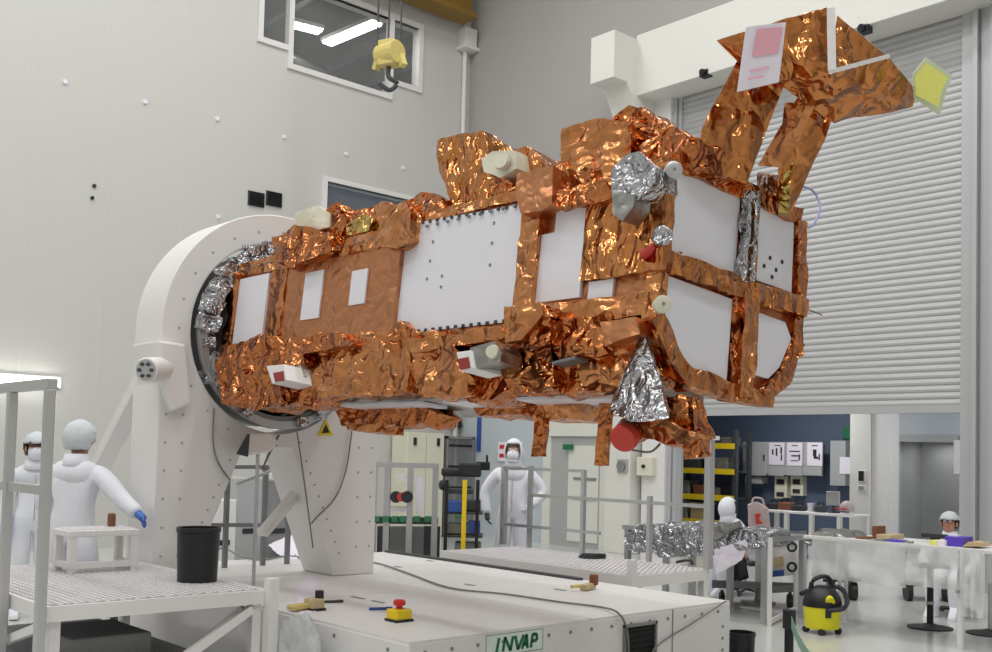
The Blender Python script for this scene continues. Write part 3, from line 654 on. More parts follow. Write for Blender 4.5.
# lower edge
unit([(216, 362), (240, 340), (278, 346), (282, 400), (258, 410), (222, 402)], -.12, .35, 'copper_crumpled', seed=50, amp=.045)
unit([(232, 346), (262, 336), (300, 340), (306, 362), (262, 376), (236, 366)], -.14, .2, 'copper_crumpled', seed=51, amp=.04)
unit([(272, 376), (318, 350), (334, 392), (316, 406), (276, 404)], -.05, .35, 'copper_crumpled', seed=52, amp=.04)
unit([(300, 348), (360, 332), (412, 336), (408, 392), (322, 398), (308, 372)], -.07, .3, 'copper_foil', seed=53, amp=.03, hh=.07)
unit([(286, 340), (340, 334), (356, 344), (300, 354)], -.14, .12, 'copper_crumpled', seed=54, amp=.025)
unit([(388, 342), (402, 322), (408, 340), (440, 344), (438, 392), (392, 394)], -.07, .3, 'copper_crumpled', seed=55, amp=.03)
unit([(410, 349), (452, 345), (470, 356), (466, 392), (424, 398), (412, 370)], -.1, .3, 'copper_foil', seed=56, amp=.04)
unit([(404, 341), (500, 327), (508, 338), (412, 352)], -.1, .14, 'copper_foil', seed=57, amp=.02, hh=.05)
unit([(458, 368), (500, 352), (520, 388), (478, 404), (454, 396)], .02, .3, 'copper_crumpled', seed=58, amp=.04)
unit([(503, 308), (540, 302), (544, 314), (520, 340), (504, 344)], -.2, .2, 'copper_foil', seed=59, amp=.016, hh=.07)
unit([(530, 312), (548, 304), (552, 344), (530, 350), (505, 345)], -.16, .22, 'copper_crumpled', seed=60, amp=.035)
unit([(500, 344), (548, 338), (556, 386), (512, 394), (500, 372)], -.1, .3, 'copper_crumpled', seed=61, amp=.035)
unit([(540, 366), (590, 344), (606, 376), (596, 392), (546, 392)], -.02, .3, 'copper_crumpled', seed=62, amp=.045)
unit([(552, 322), (604, 312), (612, 350), (566, 362), (548, 346)], -.1, .3, 'copper_crumpled', seed=63, amp=.05)
unit([(600, 322), (636, 316), (640, 334), (606, 346)], -.13, .14, 'copper_smooth', seed=64, amp=.014)
unit([(584, 352), (640, 330), (648, 372), (620, 388), (588, 384)], -.05, .3, 'copper_foil', seed=65, amp=.04)
B().cbox(SL(570, 362, -.12), .16, .1, .015, ry=R(-8)).build('strap', 'dark_steel', sat)
# boxed instruments on the lower edge
def instrument(pts, u, dep, face, m2):
    f = [SL(x, y, u) for x, y in pts]; o = B().hull(f + [p + V((dep, .16, -.02)) for p in f]).build('instrument_box', 'white_paint', sat, bevel=.006, label='white instrument box with a red face')
    g = [SL(x, y, u - .006) for x, y in face]; B().poly(g, (0, .004, 0)).build('face_cover', 'maroon', o)
    return o
instrument([(266, 366), (284, 364), (287, 380), (272, 384)], -.22, .1, [(273, 373), (283, 371), (284, 381), (275, 382)], 0)
unit([(284, 366), (300, 362), (304, 376), (290, 382)], -.12, .18, 'greenish_white', seed=70, amp=.008, name='instrument_side', label='pale cream instrument box')
instrument([(456, 352), (470, 350), (473, 368), (460, 371)], -.28, .06, [(458, 359), (468, 357), (470, 368), (460, 370)], 0)
unit([(470, 348), (494, 341), (502, 352), (500, 362), (474, 369)], -.26, .16, 'silver_dull', seed=71, amp=.006, name='instrument_side', label='dull metal instrument box')
q = SL(493, 352, -.27); B().lathe(q, [(0, .02), (.035, .02), (.04, 0)], 12, (.4, -1, 0)).build('instrument_lens', 'greenish_white', sat)
# underside
B().box(-1.0, 1.72, .1, .9, -.56, -.43).crumple(.14, .012, 6, 3).build('base_panel', 'silver_dull', sat, label='dull silver underside panel')
for (s0, s1, u0_, u1_) in [(-.9, .1, .08, .3), (.35, .9, .05, .3), (1.0, 1.5, .06, .3), (1.5, 1.7, .1, .4)]:
    B().box(s0, s1, u0_ + .06, u1_ + .06, -.58, -.562).build('underside_plate', 'radiator_white', sat)
unit([(330, 402), (418, 402), (432, 412), (424, 424), (340, 424)], .3, .3, 'copper_crumpled', seed=80, amp=.03)
unit([(345, 415), (382, 415), (382, 432), (347, 430)], .35, .2, 'copper_foil', seed=81, amp=.015)
unit([(474, 404), (530, 404), (532, 414), (478, 416)], .35, .25, 'copper_crumpled', seed=82, amp=.02)
unit([(526, 406), (586, 404), (576, 418), (532, 418)], .3, .25, 'copper_foil', seed=83, amp=.012)
def leg_post(x0, x1, y0, y1, u):
    a, c = SL(x0, (y0 + y1) / 2, u), SL(x1 - 2, (y0 + y1) / 2, u); a.z, c.z = SL(x0, y0, u).z, SL(x1, y1, u).z
    return B().box(a.x, c.x - .015, u, u + .05, c.z, a.z).crumple(.06, .008, 9, x0).build('foil_leg', 'copper_crumpled', sat)
leg_post(534, 547, 388, 456, .3); leg_post(597, 610, 392, 466, .3)
# silver cone, capped thruster and foil pipes at the free end
ap = SL(642, 338, -.06); ring = [SL(x, y, u) for x, y, u in [(609, 412, -.1), (630, 420, -.16), (650, 420, -.16), (670, 418, -.1), (668, 404, .2), (612, 400, .2)]]
B().hull([ap + V((.02, .0, 0)), ap + V((-.02, .0, 0)), ap + V((0, .05, .01))] + ring).crumple(.07, .016, 9, 90).build('cone_cover', 'silver_foil', sat, label='silver foil cone cover')
q0, q1 = SL(624, 438, -.05), SL(640, 424, .12)
b = B().cyl(q0, q1, .062, .085, 16); b.crumple(.05, .01, 12, 91); tb = b.build('foil_tube', 'copper_crumpled', sat)
d = (q1 - q0).normalized(); B().lathe(q0 - d * .02, [(0, 0), (.064, 0), (.07, .012), (.07, .05)], 20, d).build('dust_cap', 'cap_red', tb, smooth=True, label='round red dust cap')
unit([(636, 412), (660, 414), (696, 432), (690, 444), (642, 440)], .05, .12, 'copper_foil', seed=92, amp=.03)
unit([(655, 392), (694, 396), (696, 434), (668, 440)], .15, .12, 'copper_crumpled', seed=93, amp=.045, hh=.045)
unit([(680, 436), (698, 430), (702, 456), (686, 460)], .1, .1, 'copper_crumpled', seed=94, amp=.02)
b = B()
b.tube([SL(632, 450, .05), SL(650, 452, .05), SL(660, 444, .1)], .006); b.build('wire_loop', 'cable_grey', sat)
# free end: frame bars and four white panels
E0 = S1_
def ebar(pts, th=.09, amp=.015, seed=0, m='copper_foil', w=.09, hh=.07):
    b = B()
    for p, q in zip(pts, pts[1:]):
        p, q = V((E0, *p)), V((E0, *q)); b.bar(p - (q - p).normalized() * w * .3, q + (q - p).normalized() * w * .3, w, th, (1, 0, 0))
    return b.crumple(hh, amp, 8, seed).build('frame_bar', m, sat)
ebar([(-.03, .56), (-.02, .1), (-.03, -.24)], seed=100, w=.06); ebar([(-.03, -.24), (.09, -.37), (.25, -.48)], seed=101, w=.1, m='copper_streaked'); ebar([(.24, -.46), (.62, -.49), (.95, -.47)], seed=102, w=.1, m='copper_foil')
ebar([(.93, -.45), (1.1, -.32), (1.2, -.12)], seed=103, w=.1, m='copper_crumpled'); ebar([(1.2, -.15), (1.2, .2), (1.16, .55)], seed=104, w=.09, m='copper_crumpled')
ebar([(-.03, .06), (.6, .07), (1.22, .09)], seed=105, w=.11, th=.12, m='copper_streaked'); ebar([(.05, .585), (.6, .6), (1.12, .6)], seed=106, w=.1, m='copper_crumpled')
ebar([(.66, .56), (.68, .1)], seed=107, w=.13, m='copper_crumpled'); ebar([(.7, .05), (.71, -.46)], seed=108, w=.14, m='copper_foil', th=.12); ebar([(.6, .0), (.61, -.42)], seed=118, w=.06, m='copper_crumpled')
def epanel(pts, name='end_panel'): return slab([(E0 + .0, u, v) for u, v in pts], .025, (1, 0, 0)).build(name, 'radiator_white', sat)
epanel([(-.01, .12), (.575, .12), (.575, .56), (-.01, .54)]); epanel([(0, -.2), (0, 0), (.57, 0), (.57, -.43), (.26, -.43), (.1, -.3)])
P = epanel([(.72, .15), (1.12, .16), (1.1, .58), (.76, .58)]); epanel([(.78, -.02), (1.08, -.02), (1.15, -.1), (1.05, -.28), (.95, -.36), (.78, -.36)])
dots('fixing_hole', 'ink', P, [EL(x, y, E0 + .026) for (x, y) in [(764, 266), (770, 258), (776, 270), (782, 262), (772, 277)]], .013, .004, (1, 0, 0))
B().hull([EL(x, y, E0 + .02) for x, y in [(757, 172), (783, 176), (778, 196), (758, 192)]] + [EL(x, y, E0 - .1) for x, y in [(757, 172), (783, 176), (778, 196), (758, 192)]]).crumple(.05, .012, 9, 150).build('silver_collar', 'silver_foil', sat)
for (x0, x1, sd) in ((742, 749, 1), (750, 757, 2)):
    p, q = EL(x0 + 6, 192, E0 + .06), EL(x0 - 2, 282, E0 + .06); B().bar(p, q, .035, .05, (1, 0, 0)).crumple(.03, .012, 16, sd).build('silver_strip', 'silver_foil', sat)
for (x, y, s) in [(797, 237, .05), (795, 352, .05)]: B().cbox(EL(x, y, E0 - .04), .07, .07, .06).crumple(.04, .006, 9, x).build('side_fitting', 'gold_foil', sat)
b = B(); b.hull([EL(x, y, E0) for x, y in [(785, 296), (803, 292), (804, 312), (790, 318)]] + [EL(x, y, E0 - .1) for x, y in [(785, 296), (803, 292), (804, 312), (790, 318)]]).crumple(.04, .03, 9, 121).build('foil_wrapped_unit', 'copper_crumpled', sat)
b = B(); b.hull([EL(x, y, E0) for x, y in [(790, 268), (799, 262), (800, 282), (792, 286)]] + [EL(x, y, E0 - .1) for x, y in [(790, 268), (799, 262), (800, 282), (792, 286)]]).crumple(.04, .014, 9, 122).build('foil_wrapped_unit', 'copper_crumpled', sat)
B().tube([EL(797, 228, E0), EL(812, 226, E0), EL(820, 208, E0 - .05), EL(814, 192, E0 - .1), EL(802, 186, E0 - .1)], .007).build('wire_loop', 'cable_blue', sat, label='pale blue wire loop')
B().cyl(EL(804, 308, E0), EL(822, 315, E0), .004, n=5).build('probe_pin', 'wood_brown', sat)
# antenna on the end: two struts and the folded foil reflector
def sheet(pts, th, m, seed, amp=.01, hh=.12, name='reflector_panel', label=None):
    P = [loc(hF(x, y, f)) for x, y, f in pts]; Q = [loc(hF(x, y, f + th)) for x, y, f in pts]
    return B().hull(P + Q).crumple(hh, amp, 5, seed).build(name, m, sat, label=label)
sheet([(738, 62, 5.35), (783, 86, 5.45), (746, 184, 5.35), (694, 166, 5.2), (702, 128, 5.25)], .1, 'copper_streaked', 130, .012, .12, 'antenna_strut')
sheet([(812, 102, 5.6), (834, 113, 5.75), (824, 140, 5.75), (786, 222, 5.85), (778, 196, 5.75), (778, 168, 5.65)], .1, 'copper_streaked', 131, .01, .12, 'antenna_strut')
sheet([(797, 98, 5.55), (816, 104, 5.55), (784, 168, 5.66), (758, 166, 5.6)], .05, 'copper_foil', 137, .006, .1, 'strut_flange')
sheet([(690, 150, 5.15), (702, 138, 5.2), (748, 172, 5.4), (748, 188, 5.4), (706, 172, 5.2)], .2, 'copper_crumpled', 132, .025, .07, 'foil_wrapped_unit')
sheet([(786, 104, 5.5), (806, 102, 5.54), (798, 126, 5.54), (782, 138, 5.5)], .03, 'copper_crumpled', 133, .012, .06, 'foil_wrapped_unit')
sheet([(717, 40, 5.3), (827, 7, 5.25), (830, 74, 5.25), (776, 82, 5.35), (740, 64, 5.35)], .05, 'copper_streaked', 134)
sheet([(838, 16, 5.3), (888, 57, 5.45), (832, 72, 5.25)], .04, 'copper_streaked', 135)
sheet([(832, 70, 5.25), (888, 56, 5.45), (917, 92, 5.8), (912, 107, 5.85), (834, 123, 5.7), (790, 92, 5.45), (774, 80, 5.35)], .05, 'copper_streaked', 136)
def tape(x0, y0, f0, x1, y1, f1, w):
    p, q = loc(hF(x0, y0, f0)), loc(hF(x1, y1, f1)); return B().bar(p, q, w, .008, (loc(EYE) - p).normalized()).build('tape_strip', 'tape_white', sat)
tape(831, 8, 5.2, 832, 70, 5.19, .04); tape(829, 72, 5.19, 889, 56, 5.4, .022)
# yellow studs up the right strut
b = None
for k in range(7):
    c = loc(hF(789 - k * .8, 152 + k * 9.5, 5.72)); B().cbox(c, .05, .05, .055, rz=R(30)).crumple(.03, .008, 9, k).build('gold_clip', 'gold_foil', sat)
# adapter ring in the gantry
cy, cz = GC - O.y, GZ - O.z
def ringp(x0, x1, r0_, r1_, m, name, n=48):
    b = B(); b.lathe(loc(V((x0, GC, GZ))), [(r1_, 0), (r0_, 0), (r0_, x1 - x0), (r1_, x1 - x0), (r1_, 0)], n, (1, 0, 0)); return b.build(name, m, sat, smooth=True)
ringp(-8.1, -7.64, .74, .66, 'dark_steel', 'adapter_ring'); ringp(-7.68, -7.62, .765, .7, 'aluminium', 'ring_flange')
B().cyl(loc(V((-7.9, GC, GZ))), loc(V((-7.55, GC, GZ))), .66, .56, 40).build('adapter_cone', 'dark_steel', sat)
rg = bpy.data.objects['ring_flange']
for k, t in enumerate(list(range(92, 200, 12)) + [215, 228, 242, 285, 300]):
    c = loc(V((-7.59, GC - .0 + .71 * math.cos(R(t)), GZ + .72 * math.sin(R(t)))))
    big = 96 < t < 180
    B().cbox(c, .1 if big else .06, .15 if big else .08, .13 if big else .07, rx=R(t)).crumple(.045, .035 if big else .015, 11, k).build('foil_wrapped_clamp', 'silver_foil', rg)
unit([(196, 352), (208, 344), (216, 356), (214, 380), (200, 384), (192, 370)], -.12, .15, 'silver_foil', seed=140, amp=.02, name='foil_wrapped_clamp')
# papers on it
def leaf(name, pts, m, label, cat, th=.004):
    P = [hF(x, y, f) for x, y, f in pts]; n = (P[1] - P[0]).cross(P[2] - P[0]).normalized()
    return tag(B().poly(P, n * th).build(name, m), label, cat)
pp = leaf('paper_tag', [(746, 27, 5.17), (786, 22, 5.16), (779, 82, 5.2), (737, 92, 5.22)], 'paper', 'white paper sheet with a pink block hanging on the copper antenna', 'paper tag')
def on(P, m, name, d=.006):
    f = [hF(x, y, fz - d) for x, y, fz in P]; n = (f[1] - f[0]).cross(f[2] - f[0]).normalized(); B().poly(f, n * .001).build(name, m, pp)
on([(757, 29, 5.165), (783, 27, 5.16), (778, 53, 5.18), (752, 57, 5.19)], 'paper_pink', 'pink_block')
on([(750, 70, 5.2), (770, 66, 5.19), (769, 68, 5.19), (750, 72, 5.2)], 'paper_pink', 'text_line'); on([(748, 78, 5.2), (764, 75, 5.19), (764, 77, 5.19), (748, 80, 5.2)], 'paper_pink', 'text_line')
yt = leaf('warning_tag', [(913, 74, 5.72), (926, 57, 5.7), (953, 76, 5.75), (946, 92, 5.76), (940, 116, 5.78), (914, 98, 5.74)], 'tag_border', 'yellow tag with pale border at the right tip of the antenna', 'tag')
f = [hF(x, y, 5.7) for x, y in [(915, 76), (926, 62), (948, 77), (941, 92), (939, 107), (916, 95)]]; n = (f[1] - f[0]).cross(f[2] - f[0]).normalized(); B().poly(f, n * .001).build('yellow_field', 'tag_yellow', yt)
# triangle warning sign on the gantry
q = [hX(x, y, GX1 + .012) for x, y in [(326, 419), (333, 435), (318, 436)]]
ws = tag(B().poly(q, (-.01, 0, 0)).build('warning_sign', 'safety_yellow'), 'yellow triangle warning sign on the gantry under the satellite', 'sign')
c = sum(q, V()) / 3; B().poly([c + (p - c) * .55 + V((.002, 0, 0)) for p in q], (.001, 0, 0)).build('symbol', 'ink', ws)
# ================================================================== people
def skin_obj(name, m, vs, es, parent, lv=2):
    """vs: {key: (point, radius)}; first key is the root"""
    me = bpy.data.meshes.new(name); ks = list(vs); ix = {k: i for i, k in enumerate(ks)}
    org = ORG[parent.name] if parent else V(vs[ks[0]][0])
    me.from_pydata([V(vs[k][0]) - org for k in ks], [(ix[a], ix[b]) for a, b in es], [])
    me.materials.append(MATS[m])
    o = bpy.data.objects.new(name, me); COL.objects.link(o)
    if parent: o.parent = parent
    else: o.location = org
    ORG[o.name] = org
    bm = bmesh.new(); bm.from_mesh(me); L = bm.verts.layers.skin.verify(); bm.verts.ensure_lookup_table()
    for i, k in enumerate(ks):
        r = vs[k][1]; bm.verts[i][L].radius = (r, r) if not isinstance(r, tuple) else r; bm.verts[i][L].use_root = (i == 0)
    bm.to_mesh(me); bm.free()
    s = o.modifiers.new('skin', 'SKIN'); s.branch_smoothing = .6; s.use_smooth_shade = True
    d = o.modifiers.new('sub', 'SUBSURF'); d.levels = lv; d.render_levels = lv
    return o
def ik(a, t, l1, l2, pole):
    d = t - a; L = min(d.length, (l1 + l2) * .995); d = d.normalized(); t = a + d * L
    x = (l1 * l1 - l2 * l2 + L * L) / (2 * L); y = math.sqrt(max(l1 * l1 - x * x, 0)); p = (pole - d * pole.dot(d)).normalized()
    return a + d * x + p * y, t
def person(label, pos, fwd, hands, group=None, H=1.76, seated=False, lean=0, hood=True, goggles=False, headturn=0, cap_m='cap_fabric', suit='suit_fabric', gloves=('glove_blue', 'glove_blue'), mask=True, face=True):
    f = V((fwd[0], fwd[1], 0)).normalized(); r = V((f.y, -f.x, 0)); k = H / 1.76; up = V((0, 0, 1)); P0 = V(pos)
    def at(x, y, z): return P0 + r * (x * k) + f * (y * k) + up * (z * k)
    hz = .54 if seated else .95
    ca, sa = math.cos(lean), math.sin(lean)
    def tor(x, y, z):                                         # torso point, z measured from the pelvis
        return at(x, y * ca + z * sa, hz + z * ca - y * sa)
    J = {}
    J['pelvis'] = tor(0, 0, 0); J['belly'] = tor(0, .01, .16); J['chest'] = tor(0, .0, .36); J['collar'] = tor(0, -.01, .5); J['neck'] = tor(0, .01, .56)
    hb = J['neck'] + (up * .05 + f * .02) * k; hf = (Matrix.Rotation(headturn, 3, 'Z') @ f)
    J['jaw'] = hb + hf * .03 * k; J['head'] = hb + (up * .09 + hf * .015) * k; J['crown'] = hb + up * .165 * k
    for s, n in ((1, 'R'), (-1, 'L')):
        J['sh' + n] = tor(.185 * s, 0, .455)
        if seated: J['hip' + n] = at(.1 * s, .06, .52); J['kn' + n] = at(.14 * s, .46, .52); J['an' + n] = at(.14 * s, .42, .1); J['toe' + n] = at(.15 * s, .6, .04)
        else: J['hip' + n] = at(.1 * s, 0, .88); J['kn' + n] = at(.12 * s, .03, .5); J['an' + n] = at(.125 * s, -.01, .1); J['toe' + n] = at(.14 * s, .15, .045)
        tgt, pole = hands[0 if s == 1 else 1]
        t = V(tgt) if len(tgt) == 3 and abs(tgt[0]) > 1.3 else tor(*tgt)
        pl = r * pole[0] + f * pole[1] + up * pole[2]
        J['el' + n], J['wr' + n] = ik(J['sh' + n], t, .3 * k, .27 * k, pl)
    rad = dict(pelvis=.11, belly=.1, chest=.085, collar=.045, neck=.052, jaw=.07, head=.088, crown=.062, sh=.035, el=.036, wr=.03, hip=.085, kn=.055, an=.04, toe=.035)
    R_ = lambda n: rad[n if n in rad else n[:-1]] * k
    E = [('pelvis', 'belly'), ('belly', 'chest'), ('chest', 'collar'), ('collar', 'neck'), ('neck', 'jaw'), ('jaw', 'head'), ('head', 'crown')]
    EL_ = []
    for n in 'RL': EL_ += [('chest', 'sh' + n), ('sh' + n, 'el' + n), ('el' + n, 'wr' + n), ('pelvis', 'hip' + n), ('hip' + n, 'kn' + n), ('kn' + n, 'an' + n), ('an' + n, 'toe' + n)]
    body = skin_obj('person', 'skin', {q: (J[q], R_(q)) for q in J}, E + EL_, None)
    ORG[body.name] = V(J['pelvis']); tag(body, label, 'person', group)
    side = hf.cross(up).normalized(); hc = J['head'] + hf * .0
    if face:
        b = B(); b.hull([hc + hf * .09 * k + up * .025 * k, hc + hf * .125 * k - up * .02 * k, hc + hf * .09 * k - up * .03 * k + side * .018, hc + hf * .09 * k - up * .03 * k - side * .018]); b.build('nose', 'skin', body)
        for s in (1, -1):
            e = hc + hf * .088 * k + side * .034 * s * k + up * .03 * k; ey = B().sph(e, .014, n=10, m=8).build('eye', 'paper', body, smooth=True); B().sph(e + hf * .009, .007, n=8, m=6).build('iris', 'hair', ey)
    # coverall
    cr = dict(pelvis=.155, belly=.15, chest=.165, collar=.1, sh=.1, el=.075, wr=.056, hip=.13, kn=.1, an=.085)
    C_ = {q: (J[q], cr[q if q in cr else q[:-1]] * k) for q in J if (q if q in cr else q[:-1]) in cr}
    for n in 'RL':
        C_['mid' + n] = ((J['sh' + n] + J['el' + n]) / 2 + up * .004, .082 * k); C_['fore' + n] = ((J['el' + n] + J['wr' + n]) / 2, .066 * k)
        C_['thigh' + n] = ((J['hip' + n] + J['kn' + n]) / 2, .115 * k); C_['shin' + n] = ((J['kn' + n] + J['an' + n]) / 2, .098 * k)
    CE = [('pelvis', 'belly'), ('belly', 'chest'), ('chest', 'collar')]
    for n in 'RL': CE += [('chest', 'sh' + n), ('sh' + n, 'mid' + n), ('mid' + n, 'el' + n), ('el' + n, 'fore' + n), ('fore' + n, 'wr' + n), ('pelvis', 'hip' + n), ('hip' + n, 'thigh' + n), ('thigh' + n, 'kn' + n), ('kn' + n, 'shin' + n), ('shin' + n, 'an' + n)]
    cov = skin_obj('coverall', suit, C_, CE, body)
    Mt = Matrix(((r.x, f.x, 0), (r.y, f.y, 0), (0, 0, 1))); B().sph(J['collar'] - (J['collar'] - J['chest']).normalized() * .07 * k, .2 * k, .125 * k, .125 * k, 20, 12, Mt).build('shoulder_yoke', suit, body, smooth=True)
    if not seated and lean < .3:
        B().tube([J['collar'] + f * .125 * k - up * .06, J['chest'] + f * .172 * k, J['belly'] + f * .158 * k, J['pelvis'] + f * .16 * k], .006).build('zip_line', 'grey_paint', cov)
    for n in 'RL':
        an, to = J['an' + n], J['toe' + n]; d = (to - an); d.z = 0; d.normalize()
        B().hull([an + d * x + up * z + d.cross(up) * y for x, y, z in [(-.09, .045, -.09), (-.09, -.045, -.09), (-.08, .04, .06), (-.08, -.04, .06), (.05, .04, .06), (.05, -.04, .06), (.2, .045, -.09), (.2, -.045, -.09), (.19, .035, -.05), (.19, -.035, -.05)]]).build('boot', suit, body, smooth=True, bevel=.015)
    # head cover
    MM = Matrix((( side.x, hf.x, 0), (side.y, hf.y, 0), (side.z, hf.z, 1)))
    if hood:
        o = B().sph(hc + up * .0, .118 * k, .13 * k, .158 * k, 20, 14, MM, keep=lambda v: not (v.y > .62 and -.45 < v.z < .55 and abs(v.x) < .6)).build('hood', suit, body, smooth=True, solid=.008)
        B().lathe(J['neck'] - up * .05, [(.115 * k, 0), (.1 * k, .06), (.105 * k, .12)], 18).build('hood_collar', suit, body, smooth=True, solid=.008)
    else:
        B().sph(hc + up * .012 - hf * .01, (.124) * k, .138 * k, .145 * k, 20, 14, MM, keep=lambda v: v.z > .1 or (v.y < .25 and v.z > -.3) or (v.y < -.1 and v.z > -.75)).crumple(.05, .01, 22, 3).build('hair_cap', cap_m, body, smooth=True, solid=.004)
        B().sph(hc - hf * .018, .098 * k, .1 * k, .125 * k, 16, 12, MM, keep=lambda v: v.y < .1 and v.z > -.7).build('hair', 'hair', body, smooth=True)
        B().lathe(J['neck'] - up * .07 - f * .005, [(.13 * k, 0), (.095 * k, .06), (.085 * k, .1)], 18).build('collar', suit, body, smooth=True, solid=.01)
        for s in (1, -1): B().sph(hc + side * .094 * s * k - up * .01, .012, .022, .032, 10, 8, MM).build('ear', 'skin', body, smooth=True)
    if mask:
        mk = B().sph(hc - up * .045 * k + hf * .018, .084 * k, .105 * k, .08 * k, 16, 10, MM, keep=lambda v: v.y > .1).build('face_mask', 'suit_fabric', body, smooth=True, solid=.004)
    if goggles:
        B().hull([hc + hf * y * k + side * x * k + up * z * k for x in (-.078, .078) for y in (.07, .106) for z in (.008, .058)]).build('goggles', 'glass_dark', body, bevel=.012)
    # hands
    for n, gm in zip('RL', gloves):
        w = J['wr' + n]; d = (w - J['el' + n]).normalized(); s = 1 if n == 'R' else -1
        inn = (-r * s); inn = (inn - d * inn.dot(d)).normalized(); ac = d.cross(inn).normalized()
        if ac.dot(f) < 0: ac = -ac
        vs = {'w': (w - d * .03, .034 * k), 'p': (w + d * .045 * k, .034 * k), 'q': (w + d * .08 * k, .03 * k)}; es = [('w', 'p'), ('p', 'q')]
        g = skin_obj('glove' if 'glove' in gm or gm == suit else 'hand', gm, vs, es, body, 2)
        for i, (o_, ln) in enumerate([(.03, .07), (.01, .08), (-.01, .075), (-.03, .058)]):
            b0 = w + d * .07 * k + ac * o_ * k; m1 = b0 + (d * .9 + inn * .35) * ln * .5 * k; m2 = m1 + (d * .55 + inn * .8) * ln * .5 * k
            skin_obj('finger', gm, {'a': (b0, .0105 * k), 'b': (m1, .0098 * k), 'c': (m2, .008 * k)}, [('a', 'b'), ('b', 'c')], g, 1)
        b0 = w + d * .03 * k + ac * .03 * k; m1 = b0 + (ac * .7 + d * .6 + inn * .3) * .035 * k; m2 = m1 + (d * .8 + inn * .4 + ac * .2) * .03 * k
        skin_obj('thumb', gm, {'a': (b0, .0125 * k), 'b': (m1, .0115 * k), 'c': (m2, .009 * k)}, [('a', 'b'), ('b', 'c')], g, 1)
    return body
q = hF(34, 500, 9.9)
person('person in white coverall, mask and goggles facing us at the far left', (q.x, q.y, 0), (.9, -.25), [((.24, .1, -.08), (.3, -1, 0)), ((-.24, .12, -.06), (-.3, -1, 0))], H=1.71, hood=False, goggles=True)
q = hF(73, 500, 8.25); t = hF(141, 517, 8.0)
person('person in white coverall seen from behind, stretching a blue-gloved hand to the gantry', (q.x, q.y, 0), (-.72, .69), [((t.x, t.y, t.z), (.5, -.2, -1)), ((-.2, .3, .12), (-.4, -.6, -.5))], H=1.8, hood=False, lean=R(4), mask=False)
q = hF(513, 500, 12.65)
person('person in hooded white coverall standing behind the railing with one hand on the hip', (q.x, q.y, 0), (-q.x, -q.y - 1.5), [((.3, .06, -.05), (1, -.4, 0)), ((-.22, .12, .06), (-1, -.5, 0))], H=1.8, hood=True, goggles=False, headturn=R(-4), gloves=('dark_grey', 'suit_fabric'))
q = hF(746, 520, 12.9)
person('person in white hood bending over the foil-covered table', (q.x, q.y, 0), (-.35, -.9), [((.2, .42, .18), (1, 0, -.4)), ((-.2, .42, .18), (-1, 0, -.4))], H=1.6, seated=True, lean=R(30), hood=True, gloves=('suit_fabric', 'suit_fabric'), headturn=R(160), face=False, mask=False)
def stool(p, label):
    t = thing('stool', (p[0], p[1], 0), label, 'stool', 'stools of the seated people')
    B().lathe((p[0], p[1], .36), [(0, 0), (.17, 0), (.18, .03), (.16, .06), (0, .06)], 20).build('seat', 'black_plastic', t, smooth=True)
    B().cyl((p[0], p[1], .05), (p[0], p[1], .36), .025).build('column', 'aluminium', t)
    for k in range(5): a = k * 1.2566; B().bar((p[0], p[1], .07), (p[0] + .24 * math.cos(a), p[1] + .24 * math.sin(a), .05), .04, .03).cyl((p[0] + .24 * math.cos(a), p[1] + .24 * math.sin(a), 0), (p[0] + .24 * math.cos(a), p[1] + .24 * math.sin(a), .05), .025).build('leg', 'dark_grey', t)
stool((q.x, q.y), 'round black stool under the person bending over the foil')
q = hF(954, 530, 11.6)
person('person in a hair cap seated behind the violet box at the right', (q.x, q.y, 0), (.15, -1), [((.2, .3, .1), (1, 0, -.4)), ((-.2, .3, .1), (-1, 0, -.4))], H=1.48, seated=True, lean=R(18), hood=False, mask=False)
stool((q.x, q.y), 'round black stool under the person behind the violet box')
# ================================================================== work platforms
def platform(name, X0, X1, Y0, Y1, Z, label, fas=.09):
    t = thing(name, ((X0 + X1) / 2, (Y0 + Y1) / 2, 0), label, 'platform')
    dk = B().box(X0 + .02, X1 - .02, Y0 + .02, Y1 - .02, Z - .03, Z - .012).build('deck', 'mid_grey', t)
    b = B(); nx, ny = int((X1 - X0 - .06) / .058), int((Y1 - Y0 - .06) / .045)
    for i in range(nx):
        for j in range(ny):
            x, y = X0 + .04 + (i + (.5 if j % 2 else 0)) * .058, Y0 + .035 + j * .045; b.box(x, x + .034, y, y + .03, Z - .014, Z)
    b.build('tread_pattern', 'deck_metal', dk)
    for q in ((X0, X1, Y0, Y0 + .025), (X0, X1, Y1 - .025, Y1), (X0 + .002, X0 + .025, Y0 + .026, Y1 - .026), (X1 - .025, X1 - .002, Y0 + .026, Y1 - .026)): B().box(*q, Z - fas, Z - .004).build('edge_beam', 'white_paint', t)
    return t
LX0, LX1, LY0, LY1, LZ = -8.05, -5.93, 2.08, 3.46, .75
lp = platform('work_platform', LX0, LX1, LY0, LY1, LZ, 'white work platform with studded deck at the left, black bin on it')
for x in (LX0 + .06, LX1 - .06):
    for y in (LY0 + .06, LY1 - .06): B().box(x - .03, x + .03, y - .03, y + .03, 0, LZ - .03).build('leg', 'white_paint', lp)
B().bar((LX1 - .03, LY1 - .1, LZ - .12), (LX1 - .03, LY0 + .4, .12), .05, .05).build('brace', 'white_paint', lp); B().bar((LX1 - .1, LY1 - .12, LZ - .12), (LX1 - .6, LY1 - .5, .1), .045).build('brace', 'white_paint', lp)
B().bar((LX1 - .1, LY0 + .03, LZ - .12), (LX0 + .3, LY0 + .03, .15), .05).build('brace', 'white_paint', lp); B().bar((LX0 + .1, LY1 - .2, LZ - .12), (LX1 - .4, LY0 + .6, .12), .05).build('brace', 'white_paint', lp)
